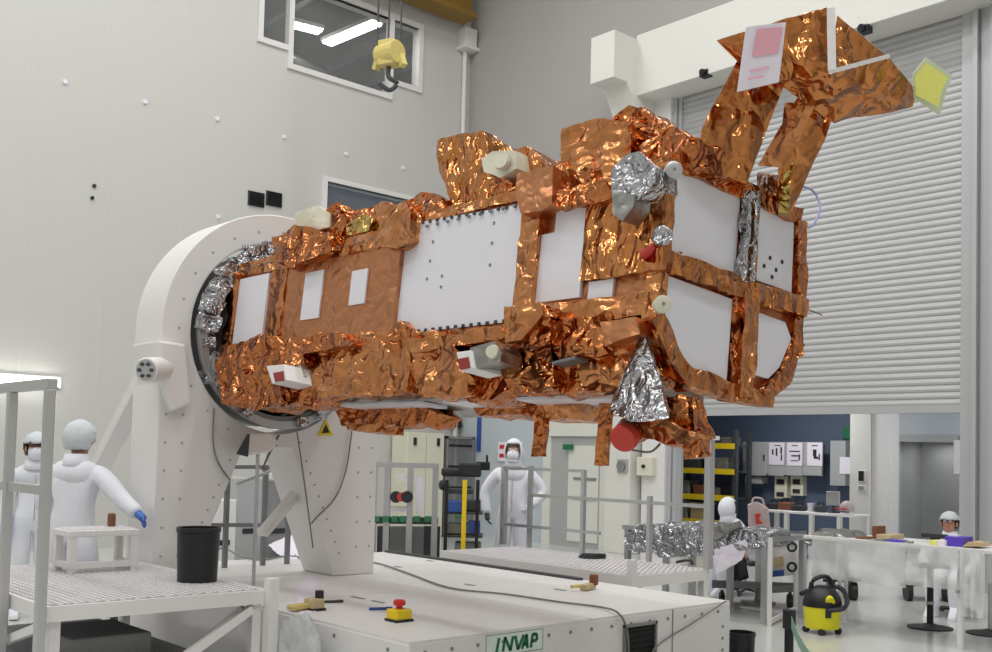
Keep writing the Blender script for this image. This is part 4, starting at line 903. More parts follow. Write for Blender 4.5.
B().box(LX0 + .1, LX1 - .12, LY0 + .1, LY1 - .3, .3, .33).build('lower_shelf', 'mid_grey', lp)
B().box(LX1 - .02, LX1 + .05, LY1 - .02, LY1 + .05, 0, LZ + .07).build('corner_post', 'white_paint', lp); B().box(LX1 - .08, LX1 - .04, LY0, LY1, .2, .25).build('cross_bar', 'white_paint', lp)
tag(B().box(LX1 - .9, LX1 - .3, LY0 + .25, LY0 + .75, .335, .5).build('storage_case', 'mid_grey', bevel=.015), 'grey case on the lower shelf of the left platform', 'case')
# its handrail
ry = LY0 - .03; xs = [LX1, hY(9, 490, ry).x, -8.6]; zt = 1.95; zm = hY(45, 491, ry).z
hr = thing('handrail', (LX1 - .8, ry, 0), 'aluminium handrail of tube posts beside the left platform', 'handrail')
for x in xs[:2]: B().box(x - .03, x + .03, ry - .03, ry + .02, 0, zt).build('post', 'aluminium', hr, bevel=.006)
B().box(xs[2], xs[0] + .03, ry - .03, ry + .03, zt, zt + .06).build('top_rail', 'aluminium', hr, bevel=.006); B().box(xs[2], xs[0], ry - .02, ry + .015, zm - .025, zm + .03).build('middle_rail', 'aluminium', hr, bevel=.006)
B().box(xs[2] - .03, xs[2] + .03, ry - .03, ry + .02, 0, zt).build('post', 'aluminium', hr, bevel=.006)
# step stool
a, c = hZ(68, 574, LZ), hZ(125, 570, LZ); st = thing('step_stool', (a.x - .1, (a.y + c.y) / 2, LZ), 'small white step stool with studded top on the left platform', 'stool')
SX0, SX1, SY0, SY1, SZ = a.x - .32, a.x, a.y, a.y + .5, LZ + .3
tp = B().box(SX0, SX1, SY0, SY1, SZ - .05, SZ - .005).build('step_top', 'white_paint', st, bevel=.006)
b = B()
for i in range(7):
    for j in range(11): b.box(SX0 + .02 + i * .042, SX0 + .042 + i * .042, SY0 + .015 + j * .044, SY0 + .04 + j * .044, SZ - .006, SZ + .004)
b.build('tread_pattern', 'deck_metal', tp)
for x in (SX0 + .03, SX1 - .03):
    for y in (SY0 + .03, SY1 - .03): B().box(x - .025, x + .025, y - .025, y + .025, LZ, SZ - .05).build('leg', 'white_paint', st)
for y in (SY0 + .03, SY1 - .03): B().box(SX0, SX1, y - .02, y + .02, LZ + .03, LZ + .07).build('stretcher', 'white_paint', st)
B().box(SX1 - .05, SX1 - .01, SY0, SY1, LZ + .03, LZ + .07).build('stretcher', 'white_paint', st)
tag(B().cbox((SX0 + .1, SY1 - .12, SZ + .05), .06, .05, .1).build('glue_bottle', 'wood_brown', bevel=.015), 'small brown bottle on the white step stool', 'bottle')
# black bin
def bin_(p, r, hgt, label, m='black_plastic'):
    t = thing('waste_bin', p, label, 'bin'); p = V(p)
    B().lathe(p, [(0, 0), (r * .93, 0), (r, hgt - .03), (r * .94, hgt - .03), (r * .86, .02), (0, .02)], 28).build('body', m, t, smooth=True)
    B().lathe(p, [(r, hgt - .035), (r * 1.05, hgt - .03), (r * 1.05, hgt), (r * .93, hgt), (r * .93, hgt - .035)], 28).build('rim', m, t, smooth=True); return t
q = hZ(197, 581, LZ); bin_((q.x, q.y, LZ), .14, .36, 'black round bin standing on the left platform')
# right platform
RX0, RX1, RY0, RY1, RZ = -8.75, -6.06, 7.2, 8.35, .6
rp = platform('work_platform', RX0, RX1, RY0, RY1, RZ, 'white work platform with studded deck beyond the base, under the copper pipes', .11)
for x in (RX0 + .04, RX1 - .04):
    for y in (RY0 + .04, RY1 - .04): B().box(x - .035, x + .035, y - .035, y + .035, 0, RZ - .03).build('leg', 'white_paint', rp)
B().bar((RX1 - .04, RY0 + .1, RZ - .12), (RX1 - .04, RY1 - .2, .08), .05).build('brace', 'dark_grey', rp); B().bar((RX1 - .1, RY0 + .04, RZ - .12), (RX1 - 1, RY0 + .04, .08), .05).build('brace', 'white_paint', rp)
q = hZ(640, 572, RZ); B().box(RX1 - .04, RX1 + .02, RY0 - .02, RY0 + .05, .0, RZ + .14).build('corner_post', 'white_paint', rp)
hr = thing('handrail', (-7.4, RY1, RZ), 'thin pale handrail behind the right platform, tall post at its end', 'handrail')
yy = RY1 - .02
def post(px, ytop, Y=yy, w=.045):
    p = hY(px, ytop, Y); B().box(p.x - w / 2, p.x + w / 2, Y - w / 2, Y + w / 2, RZ, p.z).build('post', 'aluminium', hr); return p
def rail(x0, x1, y0, Y=yy, w=.035):
    p, q = hY(x0, y0, Y), hY(x1, y0, Y); B().box(p.x, q.x, Y - w / 2, Y + w / 2, p.z - w / 2, p.z + w / 2).build('rail', 'aluminium', hr)
P = post(710, 440, w=.07); B().box(P.x - .07, P.x + .07, yy - .06, yy + .06, P.z, P.z + .04).build('post_cap', 'white_paint', hr)
post(505, 466, w=.06); post(531, 466); post(584, 470); post(650, 496)
rail(505, 584, 468); rail(531, 711, 495); rail(505, 600, 524)
# ================================================================== small things on the base
def estop(p, label, box, knob, sx=.14, tilt=0):
    t = thing('control_box', p, label, 'switch'); p = V(p)
    B().cbox(p + V((0, 0, .045)), .12, sx, .07, R(tilt)).build('housing', box, t, bevel=.012)
    B().cbox(p + V((0, 0, .008)), .13, sx + .01, .016, R(tilt)).build('foot', 'ink', t)
    if knob: B().lathe(p + V((0, 0, .08)), [(.022, 0), (.022, .02), (.04, .025), (.04, .05), (.03, .058), (0, .06)], 18).build('push_button', knob, t, smooth=True)
    return t
q = hZ(399, 621, BZ); estop((q.x, q.y, BZ), 'yellow emergency stop box with a red button on the base', 'safety_yellow', 'signal_red', .13)
q = hZ(314, 610, BZ); t = estop((q.x, q.y, BZ), 'flat cream tool with a black knob on the base edge', 'card_tan', None, .1)
B().cbox(q + V((-.02, -.1, .03)), .08, .18, .035, R(10)).build('grip', 'hook_yellow', t, bevel=.012); B().cyl(q + V((0, .04, .07)), q + V((0, .04, .13)), .03).build('knob', 'ink', t)
q = hZ(588, 590, BZ); t = thing('clamp_tool', (q.x, q.y, BZ), 'small tan clamp lying on the far end of the base', 'tool')
B().cbox(q + V((0, 0, .03)), .07, .2, .05, R(20)).build('body', 'card_tan', t, bevel=.012); B().cbox(q + V((0, .07, .08)), .07, .05, .09, R(20)).build('jaw', 'wood_brown', t, bevel=.012); B().cyl(q + V((0, -.1, .04)), q + V((0, -.2, .04)), .015).build('screw', 'hook_yellow', t)
for (x, y, mm, lb, L) in [(380, 610, 'blue_plastic', 'blue pen lying on the base', .14), (330, 603, 'dark_grey', 'dark marker lying near the base corner', .16)]:
    q = hZ(x, y, BZ); t = tag(B().cyl(q + V((-.03, -L / 2, .01)), q + V((.03, L / 2, .01)), .01).build('pen', mm, smooth=True), lb, 'pen'); B().cyl(q + V((.016, L * .3, .01)), q + V((.032, L / 2 + .01, .01)), .012).build('cap', mm, t, smooth=True)
def cable(pts, r, m, label):
    return tag(B().tube(pts, r).build('cable', m, smooth=True), label, 'cable', None)
z = BZ + .012
F_ = [hZ(x, y, z) for x, y in [(330, 560), (372, 562), (410, 574), (450, 588), (505, 594), (560, 602), (600, 607)]]
cable(F_ + [V((BX1 + .01, hX(617, 607, BX1).y, BZ + .02)), V((BX1 + .03, hX(627, 622, BX1 + .03).y, BZ - .1)), V((BX1 + .03, hX(629, 650, BX1 + .03).y, .25)), V((BX1 + .05, hX(629, 650, BX1 + .03).y, .012))], .008, 'cable_grey', 'grey cable running along the base top and down past the vent')
p, q = hX(726, 601, BX1 + .02), hX(655, 648, BX1 + .02); cable([p, p.lerp(q, .5), q, V((BX1 + .1, q.y - .2, .12))], .006, 'cable_grey', 'thin grey cable slanting across the base end face')
XG = GX1 + .03
def gcable(px, X, r, label, tail=None):
    cable([hX(x, y, X) for x, y in px] + (tail or []), r, 'cable_grey', label)
gcable([(214, 408), (213, 440), (218, 462), (230, 480)], XG, .007, 'grey cable curving down beside the left gantry leg')
gcable([(352, 430), (346, 470), (335, 498), (318, 516), (311, 524)], XG, .007, 'grey cable curving over the right gantry leg')
gcable([(297, 432), (304, 480), (310, 525), (313, 548)], XG + .05, .007, 'grey cable hanging straight between the gantry legs')
gcable([(279, 435), (270, 452), (262, 470)], XG + .02, .01, 'short dark cable slanting below the silver ring')
b = [hZ(x, y, BZ + .015) for x, y in [(205, 560), (222, 548), (240, 556), (262, 560), (290, 556), (330, 562), (360, 566)]]; cable(b, .009, 'cable_grey', 'loose grey cable snaking over the base behind the black bin')
b = [hZ(x, y, BZ + .015) for x, y in [(276, 520), (282, 540), (296, 556), (310, 560)]]; cable(b, .009, 'dark_steel', 'dark cable bent at the foot of the white brace')
B_ = B().hull([hZ(x, y, BZ) for x, y in [(268, 545), (300, 530), (342, 548), (330, 560), (285, 560)]] + [hZ(x, y, BZ) + V((0, 0, .1)) for x, y in [(285, 548), (315, 545)]])
tag(B_.crumple(.07, .015, 9, 5).build('plastic_sheet', 'paper', smooth=True), 'crumpled white sheet lying between the gantry legs', 'sheet')
# white tape patch on the base
tag(B().poly([hZ(x, y, BZ + .002) for x, y in [(296, 592), (308, 574), (318, 580), (316, 612), (300, 616)]], (0, 0, .003)).build('floor_sheet', 'paper'), 'bright white sheet lying at the base corner by the platform', 'sheet')
# tube frame and box between the gantry legs
tf = thing('tube_frame', (-8.9, 4.4, BZ), 'grey tube frame standing between the gantry legs', 'frame'); XF = -8.75
def fbar(p, q, w=.035): B().bar(hX(*p, XF), hX(*q, XF), w).build('tube', 'dark_steel', tf)
def fpost(x, y): p = hX(x, y, XF); B().bar(p, V((XF, p.y, BZ)), .04, .04, (1, 0, 0)).build('post', 'dark_steel', tf)
for x, y in ((207, 490), (228, 468), (266, 466), (290, 468)): fpost(x, y)
fbar((226, 467), (290, 467)); fbar((196, 525), (266, 525)); fbar((205, 492), (228, 492), .03)
q = hX(255, 445, -7.5); eb = thing('camera_housing', q - V((0, 0, .12)), 'white rounded housing with a dark face under the silver ring', 'housing')
B().hull([hX(x, y, -7.45) for x, y in [(248, 433), (272, 432), (278, 442), (270, 452), (246, 456)]] + [hX(x, y, -7.63) for x, y in [(248, 433), (272, 432), (278, 442), (270, 452), (246, 456)]]).build('shell', 'white_paint', eb, bevel=.02)
B().hull([hX(x, y, -7.44) for x, y in [(236, 454), (247, 434), (250, 434), (248, 457)]] + [hX(x, y, -7.6) for x, y in [(236, 454), (247, 434), (250, 434), (248, 457)]]).build('front_face', 'dark_grey', eb)
B().cyl(hX(258, 450, -7.52), V((-7.52, hX(258, 450, -7.52).y, BZ)), .015).build('stand', 'aluminium', eb)
k = 0
for (x0, y0, x1, y1, mm, lb) in [(205, 500, 236, 535, 'white_paint', 'white carton behind the gantry opening, leftmost'), (238, 478, 262, 535, 'grey_paint', 'tall grey box behind the gantry opening'), (264, 480, 292, 540, 'mid_grey', 'darker grey box behind the white brace'), (292, 474, 312, 535, 'white_paint', 'white box behind the right gantry leg, by the brace')]:
    a, c = hX(x0, y0, -11), hX(x1, y1, -11); o = tag(B().box(-11.4 - .1 * k, -11, a.y, c.y, 0, a.z).build('equipment_case', mm, bevel=.015), lb, 'case', 'cases behind the gantry'); k += 1
    B().box(-11, -10.99, a.y + .08, c.y - .08, a.z * .5, a.z * .5 + .06).build('handle_slot', 'ink', o)
# ================================================================== left wall furniture seen under the satellite
def wx(x, y, X): return hX(x, y, X)
a, c = hX(408, 432, -15.9), hX(445, 432, -15.9)
t = thing('tall_cabinet', (-16.15, (a.y + c.y) / 2, 0), 'tall cream cabinet with two dark handles in the far corner', 'cabinet')
B().box(-16.4, -15.92, a.y, c.y, 0, a.z).build('body', 'cream_paint', t, bevel=.01); m_ = (a.y + c.y) / 2
for y0, y1, hy in ((a.y + .02, m_ - .008, a.y + .14), (m_ + .008, c.y - .02, c.y - .2)):
    d_ = B().box(-15.92, -15.9, y0, y1, .05, a.z - .02).build('door', 'cream_paint', t); B().box(-15.9, -15.87, hy, hy + .06, a.z - .25, a.z - .1).build('handle', 'ink', d_)
a, c = hX(447, 436, -15.92), hX(475, 436, -15.92)
t = thing('glass_cabinet', (-15.9, (a.y + c.y) / 2, 0), 'grey glazed cabinet with shelves next to the cream cabinet', 'cabinet')
for y in (a.y, c.y - .05): B().box(-16.4, -15.92, y, y + .05, 0, a.z).build('side_panel', 'mid_grey', t)
B().box(-16.4, -15.92, a.y, c.y, a.z - .05, a.z).build('top_panel', 'mid_grey', t); B().box(-16.4, -16.37, a.y, c.y, 0, a.z).build('back_panel', 'grey_paint', t)
for k in range(5): B().box(-16.37, -15.94, a.y + .05, c.y - .05, .1 + k * .42, .15 + k * .42).build('shelf', 'ink', t)
B().box(-15.95, -15.94, a.y + .05, c.y - .05, .1, a.z - .05).build('glass_door', 'window_glass', t)
for x in (451, 457):
    q = hX(x, 421, XL + .02); tag(B().cbox(q + V((.04, 0, 0)), .06, .14, .28).cbox(q + V((.09, 0, -.08)), .06, .1, .08).build('wall_connector', 'ink', bevel=.01), 'black wall connector above the glazed cabinet, ' + ('left' if x == 451 else 'right') + ' of the two', 'connector', 'black wall connectors')
# aluminium frame with the green clamps
FA = 12.3
t = thing('aluminium_frame', hF(408, 540, FA) * 1, 'aluminium bar frame with green clamps between gantry and trolley', 'frame'); g0 = hF(408, 540, FA); t.location = (g0.x, g0.y, 0); ORG[t.name] = V((g0.x, g0.y, 0))
def gp(x, y, f=FA): return hF(x, y, f)
for x in (375, 388, 411, 436): p = gp(x, 464); B().bar(V((p.x, p.y, 0)), p, .07, .05, FW).build('post', 'aluminium', t)
for y in (465,): B().bar(gp(372, y - .5), gp(438, y + 1), .06).build('cross_bar', 'aluminium', t)
B().bar(gp(390, 509), gp(411, 509.5), .07).build('cross_bar', 'white_paint', t); B().bar(gp(376, 520), gp(438, 521), .08).build('cross_bar', 'dark_grey', t)
for x in (377, 386, 395, 403, 417, 428): B().cbox(gp(x, 519, FA - .05), .08, .08, .07, R(45)).build('clamp', 'green_clamp', t, bevel=.008)
B().hull([gp(394, 474), gp(410, 474), gp(406, 481), gp(398, 482)] + [gp(394, 474, FA + .2), gp(410, 474, FA + .2)]).build('bracket', 'white_paint', t)
for x, mm in ((396, 'ink'), (401.5, 'cap_red'), (407, 'ink')): B().cyl(gp(x, 497, FA - .1), gp(x, 497, FA + .1), .07 if mm == 'ink' else .055).build('valve', mm, t, smooth=True)
B().box(0, 0, 0, 0, 0, 0).bm.free()
a_, c_ = gp(416, 480), gp(423, 510); B().hull([gp(416, 478), gp(423, 478), gp(423, 514), gp(416, 514), gp(416, 478, FA + .1), gp(423, 514, FA + .1)]).build('white_column', 'paper', t)
q = gp(410, 556, FA + .3); lb = thing('equipment_rack', (q.x, q.y, 0), 'low dark equipment rack below the green clamps', 'rack')
for x in (386, 398, 409, 420, 432): p = gp(x, 526, FA + .3); B().cbox((p.x, p.y, p.z / 2), .2, .1, p.z, R(48)).build('module', 'dark_grey' if x in (386, 432) else 'mid_grey', lb, bevel=.01)
# trolley with instruments
FT = 12.0
q = gp(463, 540, FT); tr = thing('instrument_trolley', (q.x, q.y, 0), 'black instrument trolley with a yellow post left of the standing person', 'trolley')
def tb(x, y, f, sx, sy, sz, m, name, bev=.01): return B().cbox(gp(x, y, f), sx, sy, sz, R(48)).build(name, m, tr, bevel=bev)
for x, f in ((447, FT - .2), (478, FT - .2), (447, FT + .3), (478, FT + .3)): p = gp(x, 480, f); B().bar(V((p.x, p.y, .08)), p, .04, .04, FW).build('post', 'black_plastic', tr); B().cyl(V((p.x, p.y, .05)) - RT * .02, V((p.x, p.y, .05)) + RT * .02, .05).build('wheel', 'ink', tr)
for y in (512, 535, 556): tb(463, y, FT, .46, .4, .03, 'dark_grey', 'shelf')
tb(455, 506, FT - .1, .16, .25, .13, 'blue_plastic', 'instrument'); tb(472, 505, FT, .2, .3, .12, 'dark_grey', 'instrument'); tb(458, 528, FT - .05, .25, .3, .11, 'shelf_goods', 'instrument'); tb(474, 527, FT - .1, .14, .2, .14, 'blue_plastic', 'instrument'); tb(468, 548, FT, .3, .3, .14, 'mid_grey', 'instrument')
tb(451, 472, FT, .22, .14, .1, 'ink', 'camera_head', .03); tb(470, 470, FT + .05, .26, .14, .16, 'ink', 'screen_unit', .02); tb(483, 466, FT + .1, .16, .1, .1, 'black_plastic', 'screen_unit'); tb(444, 485, FT - .1, .12, .12, .12, 'ink', 'camera_head', .04); tb(460, 491, FT, .3, .2, .06, 'dark_grey', 'keyboard')
p = gp(465, 468, FT - .25); B().bar(V((p.x, p.y, .1)), gp(465, 480, FT - .25), .05, .05, FW).build('yellow_post', 'safety_yellow', tr)
p = gp(487, 455, FT + .1); B().bar(gp(487, 466, FT + .1), p, .02).build('antenna', 'ink', tr); tb(460, 516, FT - .22, .1, .06, .04, 'green_clamp', 'label_strip')
t, a, c = wallbox('notice_board', 499, 442, 523, 462, YB - .04, 'paper', 'white notice board with red marks behind the standing person', 'board', .03)
for (u_, v_) in ((.08, .65), (.5, .7), (.08, .2), (.6, .15)): w_, h_ = c.x - a.x, a.z - c.z; B().box(a.x + w_ * u_, a.x + w_ * (u_ + .28), YB - .075, YB - .07, c.z + h_ * v_, c.z + h_ * (v_ + .2)).build('red_mark', 'signal_red', t)
tag(B().cbox(hY(568, 447, YB - .12), .24, .03, .1).build('door_sign', 'dark_green'), 'small dark green sign beside the copper pipe on the white door', 'sign')
# ================================================================== right side: tables, foil, carts
TZ = .88
TY0, TY1 = 9.15, 9.95
tb1 = thing('foil_table', (-7.2, 9.5, 0), 'long aluminium table carrying the silver foil', 'table')
x0, x1 = hY(622, 530, TY0).x, hY(767, 545, TY0).x
B().box(x0, x1, TY0, TY1, TZ - .05, TZ).build('tabletop', 'aluminium', tb1)
for x in (x0 + .05, (x0 + x1) / 2, x1 - .05):
    for y in (TY0 + .05, TY1 - .05): B().box(x - .03, x + .03, y - .03, y + .03, 0, TZ - .05).build('leg', 'aluminium', tb1)
def foilsheet(px, z0, hh, seed, m, label, back=.5, amp=.05, name='foil_blanket', hf=.085):
    f = [hY(x, y, TY0 - .02) for x, y in px]
    return tag(B().hull(f + [p + V((0, back, .02)) for p in f]).crumple(hf, amp, 8, seed).build(name, m), label, 'foil')
foilsheet([(623, 536), (640, 526), (690, 524), (704, 532), (704, 556), (660, 556), (628, 549)], TZ, .15, 200, 'silver_foil', 'crumpled silver foil blanket on the left end of the long table', .6, .035)
foilsheet([(706, 533), (740, 530), (764, 535), (764, 547), (706, 552)], TZ, .1, 201, 'silver_foil', 'flat silver foil roll in the middle of the long table', .5, .035)
b = B().hull([hY(x, y, TY0 - .05) for x, y in [(700, 536), (718, 526), (740, 522), (742, 526), (712, 542)]] + [hY(x, y, TY0 + .25) for x, y in [(700, 536), (718, 526), (740, 522), (742, 526), (712, 542)]]).crumple(.06, .015, 9, 7)
tag(b.build('foil_flap', 'silver_dull'), 'folded dull foil flap lying across the table by the bending person', 'foil')
b = B().hull([hY(x, y, TY0 - .03) for x, y in [(714, 549), (745, 540), (748, 544), (742, 560), (716, 575)]] + [hY(x, y, TY0 - .01) for x, y in [(714, 549), (745, 540), (742, 560), (716, 575)]]).crumple(.06, .012, 9, 9)
tag(b.build('plastic_sheet', 'paper'), 'white plastic sheet hanging from the long table by the tall post', 'sheet')
q = hF(756, 517, 12.1); bag = tag(B().hull([hF(x, y, f) for x, y in [(748, 505), (756, 502), (768, 508), (770, 530), (749, 531)] for f in (12.0, 12.2)]).crumple(.06, .012, 9, 11).build('padded_bag', 'plum_bag'), 'pale pink patterned bag beside the bending person', 'bag')
B().poly([hF(x, y, 11.96) for x, y in [(755, 514), (761, 513), (759, 519), (763, 524), (756, 524)]], (.004, -.004, 0)).build('red_print', 'cap_red', bag)
B().tube([hF(752, 504, 12.1), hF(754, 498, 12.1), hF(762, 499, 12.1), hF(764, 506, 12.1)], .012).build('strap', 'plum_bag', bag)
q = hF(759, 531.5, 12.1); sp_ = thing('side_table', (q.x, q.y, 0), 'plain side table behind the foil carrying the pink bag', 'table')
B().cbox((q.x, q.y, q.z - .02), .34, .3, .03, R(48)).build('tabletop', 'grey_paint', sp_); B().cyl((q.x, q.y, 0), (q.x, q.y, q.z - .03), .04).build('leg', 'grey_paint', sp_); B().cyl((q.x, q.y, 0), (q.x, q.y, .03), .2).build('base', 'grey_paint', sp_)
# white cart with rings, in front of the table
p0, p1 = hZ(769, 626, 0), hZ(796, 612, 0)
wc = thing('utility_cart', ((p0.x + p1.x) / 2, (p0.y + p1.y) / 2, 0), 'white cart with two black rings on its post beside the vacuum', 'cart')
pt0, pt1 = hF(770, 538, (p0 - EYE).dot(FW)), hF(798, 535, (p1 - EYE).dot(FW))
B().bar(p0, V((p0.x, p0.y, pt0.z)), .04, .04, FW).build('post', 'white_paint', wc); B().bar(p1, V((p1.x, p1.y, pt1.z)), .05, .05, FW).build('post', 'white_paint', wc)
n_ = V((-FW.x, -FW.y, 0))
for y in (547, 567):
    c = hF(792, y, (p1 - EYE).dot(FW) - .06); b = B(); pr = [(.045 + .014 * math.cos(a), .014 * math.sin(a)) for a in [k * .785 for k in range(9)]]; b.lathe(c, pr, 18, n_); b.build('ring_handle', 'ink', wc, smooth=True)
fq = (p1 - EYE).dot(FW) + .1
B().hull([hF(x, y, f) for x, y in [(771, 545), (805, 541), (805, 574), (771, 577)] for f in (fq, fq + .35)]).build('cabinet', 'white_paint', wc, bevel=.01)
B().hull([hF(x, y, f) for x, y in [(773, 571), (784, 570), (784, 576), (773, 577)] for f in (fq - .02, fq)]).build('label_strip', 'blue_plastic', wc); B().hull([hF(x, y, f) for x, y in [(774, 558), (783, 556), (784, 566), (775, 568)] for f in (fq - .02, fq)]).build('label_patch', 'card_tan', wc)
B().hull([hF(x, y, f) for x, y in [(768, 543), (808, 540), (808, 543), (768, 546)] for f in (fq - .02, fq + .35)]).build('top_shelf', 'aluminium', wc)
tag(B().hull([hF(x, y, f) for x, y in [(771, 536), (790, 531), (806, 532), (807, 539.5), (771, 542)] for f in (fq, fq + .3)]).crumple(.09, .012, 8, 202).build('foil_sheet', 'silver_dull'), 'dull grey foil sheet folded on top of the white cart', 'foil')
B().bar(hF(772, 590, fq), hF(805, 588, fq), .06).build('base_bar', 'mid_grey', wc)
B().bar(V((p1.x, p1.y, .04)), hF(805, 588, fq), .04).build('foot_bar', 'mid_grey', wc)
B().bar(V((p0.x, p0.y, .04)), V((p0.x, p0.y, .04)) + (V((p1.x, p1.y, .04)) - V((p0.x, p0.y, .04))), .04).build('foot_bar', 'white_paint', wc)
# grey low trolley with a black monitor
q = hZ(752, 607, 0); mt = thing('flat_trolley', (q.x, q.y, 0), 'low grey trolley carrying a black monitor under the foil table', 'trolley')
fm = (q - EYE).dot(FW)
B().hull([hF(x, y, f) for x, y in [(712, 580), (800, 583), (800, 590), (712, 588)] for f in (fm, fm + .38)]).build('platform', 'mid_grey', mt, bevel=.01)
for x in (722, 790):
    for f in (fm + .05, fm + .32): p = hF(x, 590, f); B().cyl(V((p.x, p.y, .06)) - RT * .025, V((p.x, p.y, .06)) + RT * .025, .06).build('wheel', 'ink', mt); B().bar(V((p.x, p.y, .08)), p + V((0, 0, .0)), .03, .03, FW).build('fork', 'dark_grey', mt)
mo_ = thing('monitor', hF(742, 582, fm + .15), 'small black monitor tilted on the low grey trolley', 'monitor')
B().hull([hF(x, y, f) for x, y in [(733, 562), (745, 557), (749, 578), (738, 582)] for f in (fm + .1, fm + .16)]).build('screen', 'black_plastic', mo_, bevel=.008); B().hull([hF(x, y, f) for x, y in [(737, 562), (744, 559.5), (747, 575), (740, 578)] for f in (fm + .09, fm + .1)]).build('glass', 'dark_grey', mo_); B().hull([hF(x, y, f) for x, y in [(731, 562), (734, 562), (738, 584), (734, 584)] for f in (fm + .12, fm + .25)]).build('back_case', 'ink', mo_)
# right long table with things on it
RTY = 9.5
r0_, r1_ = hY(803, 545, RTY).x, -3.3; zz = hY(959, 548, RTY).z
rt = thing('long_table', ((r0_ + r1_) / 2, RTY + .35, 0), 'long white table at the right with clear sheet hanging from it', 'table')
B().box(r0_, r1_, RTY, RTY + .75, zz - .035, zz).build('tabletop', 'white_paint', rt, bevel=.006)
for px in (838, 959):
    X = hY(px, 560, RTY).x; B().cyl((X, RTY + .04, 0), (X, RTY + .04, zz - .03), .032 if px == 959 else .02, n=12).build('leg', 'white_paint', rt, smooth=True)
for X in (r0_ + .1, r1_ - .1): B().cyl((X, RTY + .68, 0), (X, RTY + .68, zz - .03), .022, n=12).build('leg', 'white_paint', rt, smooth=True)
X = hY(959, 560, RTY).x; B().cyl((X, RTY + .04, .5), (X, RTY + .04, .53), .045).build('leg_collar', 'grey_paint', rt); bpy.data.objects['leg_collar']
def hangsheet(x0, x1, ybot, Y, seed, label):
    b = B(); xa, xb = hY(x0, 548, Y).x, hY(x1, 548, Y).x; zb = hY((x0 + x1) / 2, ybot, Y).z; nx, nz = 26, 10; g = []
    for i in range(nx + 1):
        g.append([b.bm.verts.new((xa + (xb - xa) * i / nx, Y + .05 * noise.noise(V((i * .35 + seed, j * .2, 0))) * (j / nz + .2), zz + .004 - (zz - zb) * j / nz)) for j in range(nz + 1)])
    for i in range(nx):
        for j in range(nz): b.bm.faces.new((g[i][j], g[i + 1][j], g[i + 1][j + 1], g[i][j + 1]))
    return tag(b.build('plastic_sheet', 'sheet_plastic', smooth=True), label, 'sheet')
hangsheet(812, 906, 583, RTY - .05, 1, 'clear plastic sheet hanging from the left half of the right table'); hangsheet(906, 958, 588, RTY - .06, 5, 'clear plastic sheet hanging over the round-base stand'); hangsheet(960, 985, 618, RTY - .05, 9, 'long clear plastic strip hanging right of the white leg')
def lump(px, Y, back, m, seed, name, label, cat, amp=.015, hf=.06, group=None):
    f = [hY(x, y, Y) for x, y in px]; return tag(B().hull(f + [p + V((0, back, 0)) for p in f]).crumple(hf, amp, 9, seed).build(name, m), label, cat, group)
def tbox(x0, y0, x1, y1, Y, d, m, name, label, cat):
    a, c = hY(x0, y0, Y), hY(x1, y1, Y); z0 = max(c.z, zz); o = tag(B().box(a.x, c.x, Y, Y + d, z0, max(a.z, z0 + .02)).build(name, m, bevel=.006), label, cat); o['dummy'] = 0; del o['dummy']; return o
lump([(806, 538), (822, 530), (842, 533), (850, 541), (840, 545), (806, 545)], RTY + .1, .4, 'silver_dull', 210, 'foil_sheet', 'crumpled grey foil heap on the left of the right table', 'foil', .03)
lump([(822, 538), (830, 537), (832, 543), (822, 543)], RTY + .04, .1, 'gold_foil', 211, 'foil_scrap', 'gold foil scrap before the grey heap on the right table', 'foil', .012, .04)
o = tbox(855, 538, 866, 543, RTY + .1, .2, 'wood_brown', 'wooden_block', 'flat brown block on the right table beside the carton', 'block')
o = tbox(872, 526, 876, 542, RTY + .3, .2, 'wood_brown', 'wooden_stand', 'upright brown board on the right table below the white pillar', 'board'); 
o = tbox(876, 534, 890, 541, RTY + .3, .3, 'card_tan', 'carton', 'tan carton on the right table below the white pillar', 'carton'); a = B(); 
lump([(866, 540), (884, 539), (884, 543), (866, 544)], RTY + .02, .2, 'mid_grey', 212, 'cloth_pad', 'grey cloth pad lying before the carton on the right table', 'cloth', .01)
tbox(887, 541, 900, 545, RTY + .05, .15, 'violet_plastic', 'tool_tray', 'flat dark violet tray on the right table beyond the carton', 'tray'); lump([(900, 546), (904, 541), (910, 541), (912, 547)], RTY + .02, .06, 'silver_foil', 213, 'foil_ball', 'small silver foil ball in the middle of the right table', 'foil', .01, .03)
kb = thing('display_unit', hY(932, 540, RTY + .5), 'flat black display behind the yellow box on the right table', 'display')
a, c = hY(921, 533, RTY + .5), hY(947, 539, RTY + .5); B().box(a.x, c.x, RTY + .5, RTY + .56, c.z, a.z).build('screen', 'ink', kb, bevel=.006); B().box((a.x + c.x) / 2 - .04, (a.x + c.x) / 2 + .04, RTY + .51, RTY + .55, zz, c.z).build('stand', 'ink', kb)
o = tbox(929, 540, 937, 548, RTY + .1, .15, 'tag_yellow', 'yellow_box', 'small pale yellow box on the right table', 'box'); o = tbox(937, 540, 945, 548, RTY + .08, .12, 'paper', 'white_box', 'small white box between yellow and violet boxes', 'box')
vb = tbox(944.5, 536, 963, 548, RTY + .12, .22, 'violet_plastic', 'glove_box', 'bright violet box on the right table before the seated person', 'box')
a, c = hY(949, 536, RTY + .2), hY(958, 536, RTY + .2); B().box(a.x, c.x, RTY + .18, RTY + .28, a.z, a.z + .012).build('opening', 'paper', vb)
lump([(962, 546), (968, 542), (978, 543), (980, 547)], RTY + .1, .25, 'card_tan', 214, 'cloth_pad', 'tan cloth pad at the right end of the right table', 'cloth', .01)
